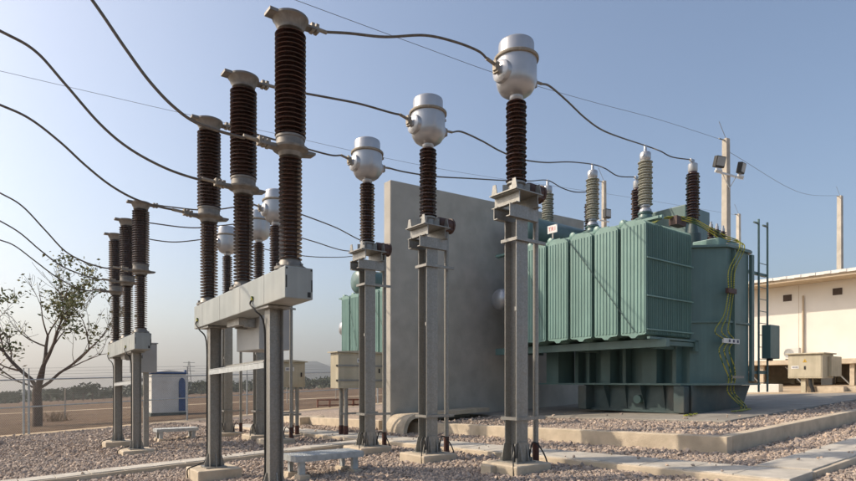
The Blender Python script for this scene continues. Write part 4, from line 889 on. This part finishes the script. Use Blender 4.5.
def stones(name, Y0, Y1, dens, size, base, faces, label):
    area = .78*(Y1**2-Y0**2); n = int(area*dens)
    Y = np.sqrt(rng.uniform(Y0**2, Y1**2, n)); X = rng.uniform(-.78, .78, n)*Y
    lx = (X-K.x)*B.x+(Y-K.y)*B.y; ly = (X-K.x)*A.x+(Y-K.y)*A.y
    inb = ((lx > .2) & (ly > .2) & (ly < 9.1)); off = np.where(inb, .235, 0.0); keep = np.ones(n, bool)
    spill = rng.random(n) < .005
    plin = (lx > 2.7) & (ly > 1.35) & (ly < 9.0); trn = ((lx > -2.25) & (lx < -1.55) & (ly > -1.7)) | ((ly > -1.7) & (ly < -1.05) & (lx > -1.4)) | ((ly > 6.8) & (ly < 7.3) & (lx < -2.4))
    sp = spill & ((plin & (lx < 3.9)) | (trn & ~inb)); off = np.where(sp & plin, .30, np.where(sp & trn, .113, off))
    keep &= ~((lx > 2.55) & (ly > 1.2) & (ly < 9.6)); keep &= ~((lx > -.05) & (lx < .22) & (ly > -.05) & (ly < 9.15)); keep &= ~((ly > -.05) & (ly < .22) & (lx > -.05))
    keep &= ~((lx > -2.32) & (lx < -1.48) & (ly > -1.77)); keep &= ~((ly > -1.77) & (ly < -.98) & (lx > -2.32)); keep &= ~((ly > 6.73) & (ly < 7.37) & (lx < -1.5))
    keep |= sp
    keep &= ~((lx > -.6) & (ly > 8.1) & (ly < 10.3)); keep &= ~((lx > 0) & (ly > 10.2) & (lx < .25))
    fd = (X-F0.x)*FN.x+(Y-F0.y)*FN.y; keep &= fd > 1.3+rng.uniform(-.3, .3, n)
    keep &= ~((Y > 19.5) & (X > 9))
    for (cx, cy) in [(c[0], c[1]) for c in CTP]+[((c+A*y).x, (c+A*y).y) for c in (cA, cB) for y in (-1.075, 1.335)]:
        ax = (X-cx)*B.x+(Y-cy)*B.y; ay = (X-cx)*A.x+(Y-cy)*A.y; keep &= ~((abs(ax) < .37) & (abs(ay) < .37))
    X, Y, off = X[keep], Y[keep], off[keep]; n = len(X); nv = len(base); nf = len(faces)
    s = size*rng.lognormal(0, .33, n); sc = np.stack([s*rng.uniform(.8, 1.35, n), s*rng.uniform(.8, 1.25, n), s*rng.uniform(.55, .95, n)], 1)
    V = base[None]*rng.uniform(.62, 1.25, (n, nv, 1))*sc[:, None, :]
    q = rng.normal(size=(n, 4)); q[:, 1:3] *= .35; q /= np.linalg.norm(q, axis=1)[:, None]; w_, x_, y_, z_ = q.T
    Rm = np.stack([1-2*(y_**2+z_**2), 2*(x_*y_-z_*w_), 2*(x_*z_+y_*w_), 2*(x_*y_+z_*w_), 1-2*(x_**2+z_**2), 2*(y_*z_-x_*w_), 2*(x_*z_-y_*w_), 2*(y_*z_+x_*w_), 1-2*(x_**2+y_**2)], 1).reshape(n, 3, 3)
    V = np.einsum('nij,nvj->nvi', Rm, V)
    mound = 0.010*np.sin(X*1.7+.6*np.sin(Y*1.1))*np.sin(Y*1.9)+.01
    P = np.stack([X, Y, SLOPE*X+off+s*rng.uniform(-.3, .6, n)+mound], 1); V += P[:, None, :]
    me = bpy.data.meshes.new(name); me.vertices.add(n*nv); me.vertices.foreach_set('co', V.reshape(-1).astype(np.float32))
    Fi = (faces[None]+(np.arange(n)*nv)[:, None, None]).reshape(-1).astype(np.int32); me.loops.add(len(Fi)); me.loops.foreach_set('vertex_index', Fi)
    me.polygons.add(n*nf); me.polygons.foreach_set('loop_start', np.arange(0, len(Fi), 3, dtype=np.int32)); me.polygons.foreach_set('use_smooth', np.zeros(n*nf, bool)); me.update(calc_edges=True); me.validate()
    me.materials.append(M['stone']); o = bpy.data.objects.new(name, me); col.objects.link(o); return tag(o, label, 'gravel', kind='stuff')
stones('gravel', 5.8, 9.5, 1150, .0185, ico, icof, 'loose crushed pinkish stone around the near legs and posts')
stones('gravel', 9.5, 14, 620, .0225, ico, icof, 'loose crushed stone in the middle of the yard')
stones('gravel', 14, 27, 230, .031, octa, octf, 'loose crushed stone towards the mesh fence')

# ---------------------------------------------------------------- haze over the plain
hz = MB(); hz.box(-4900, 4900, -250, 4900, -260, 330); hzo = hz.build('haze', 'white'); hm = bpy.data.materials.new('haze_air'); hm.use_nodes = True
hm.node_tree.nodes.clear(); on = hm.node_tree.nodes.new('ShaderNodeOutputMaterial'); pv = hm.node_tree.nodes.new('ShaderNodeVolumePrincipled')
pv.inputs['Color'].default_value = (.975, .96, .94, 1); pv.inputs['Density'].default_value = .00032; pv.inputs['Anisotropy'].default_value = .65
hm.node_tree.links.new(pv.outputs['Volume'], on.inputs['Volume']); hzo.data.materials.clear(); hzo.data.materials.append(hm)
tag(hzo, 'thin pale haze hanging over the field and hills', 'haze', kind='stuff')
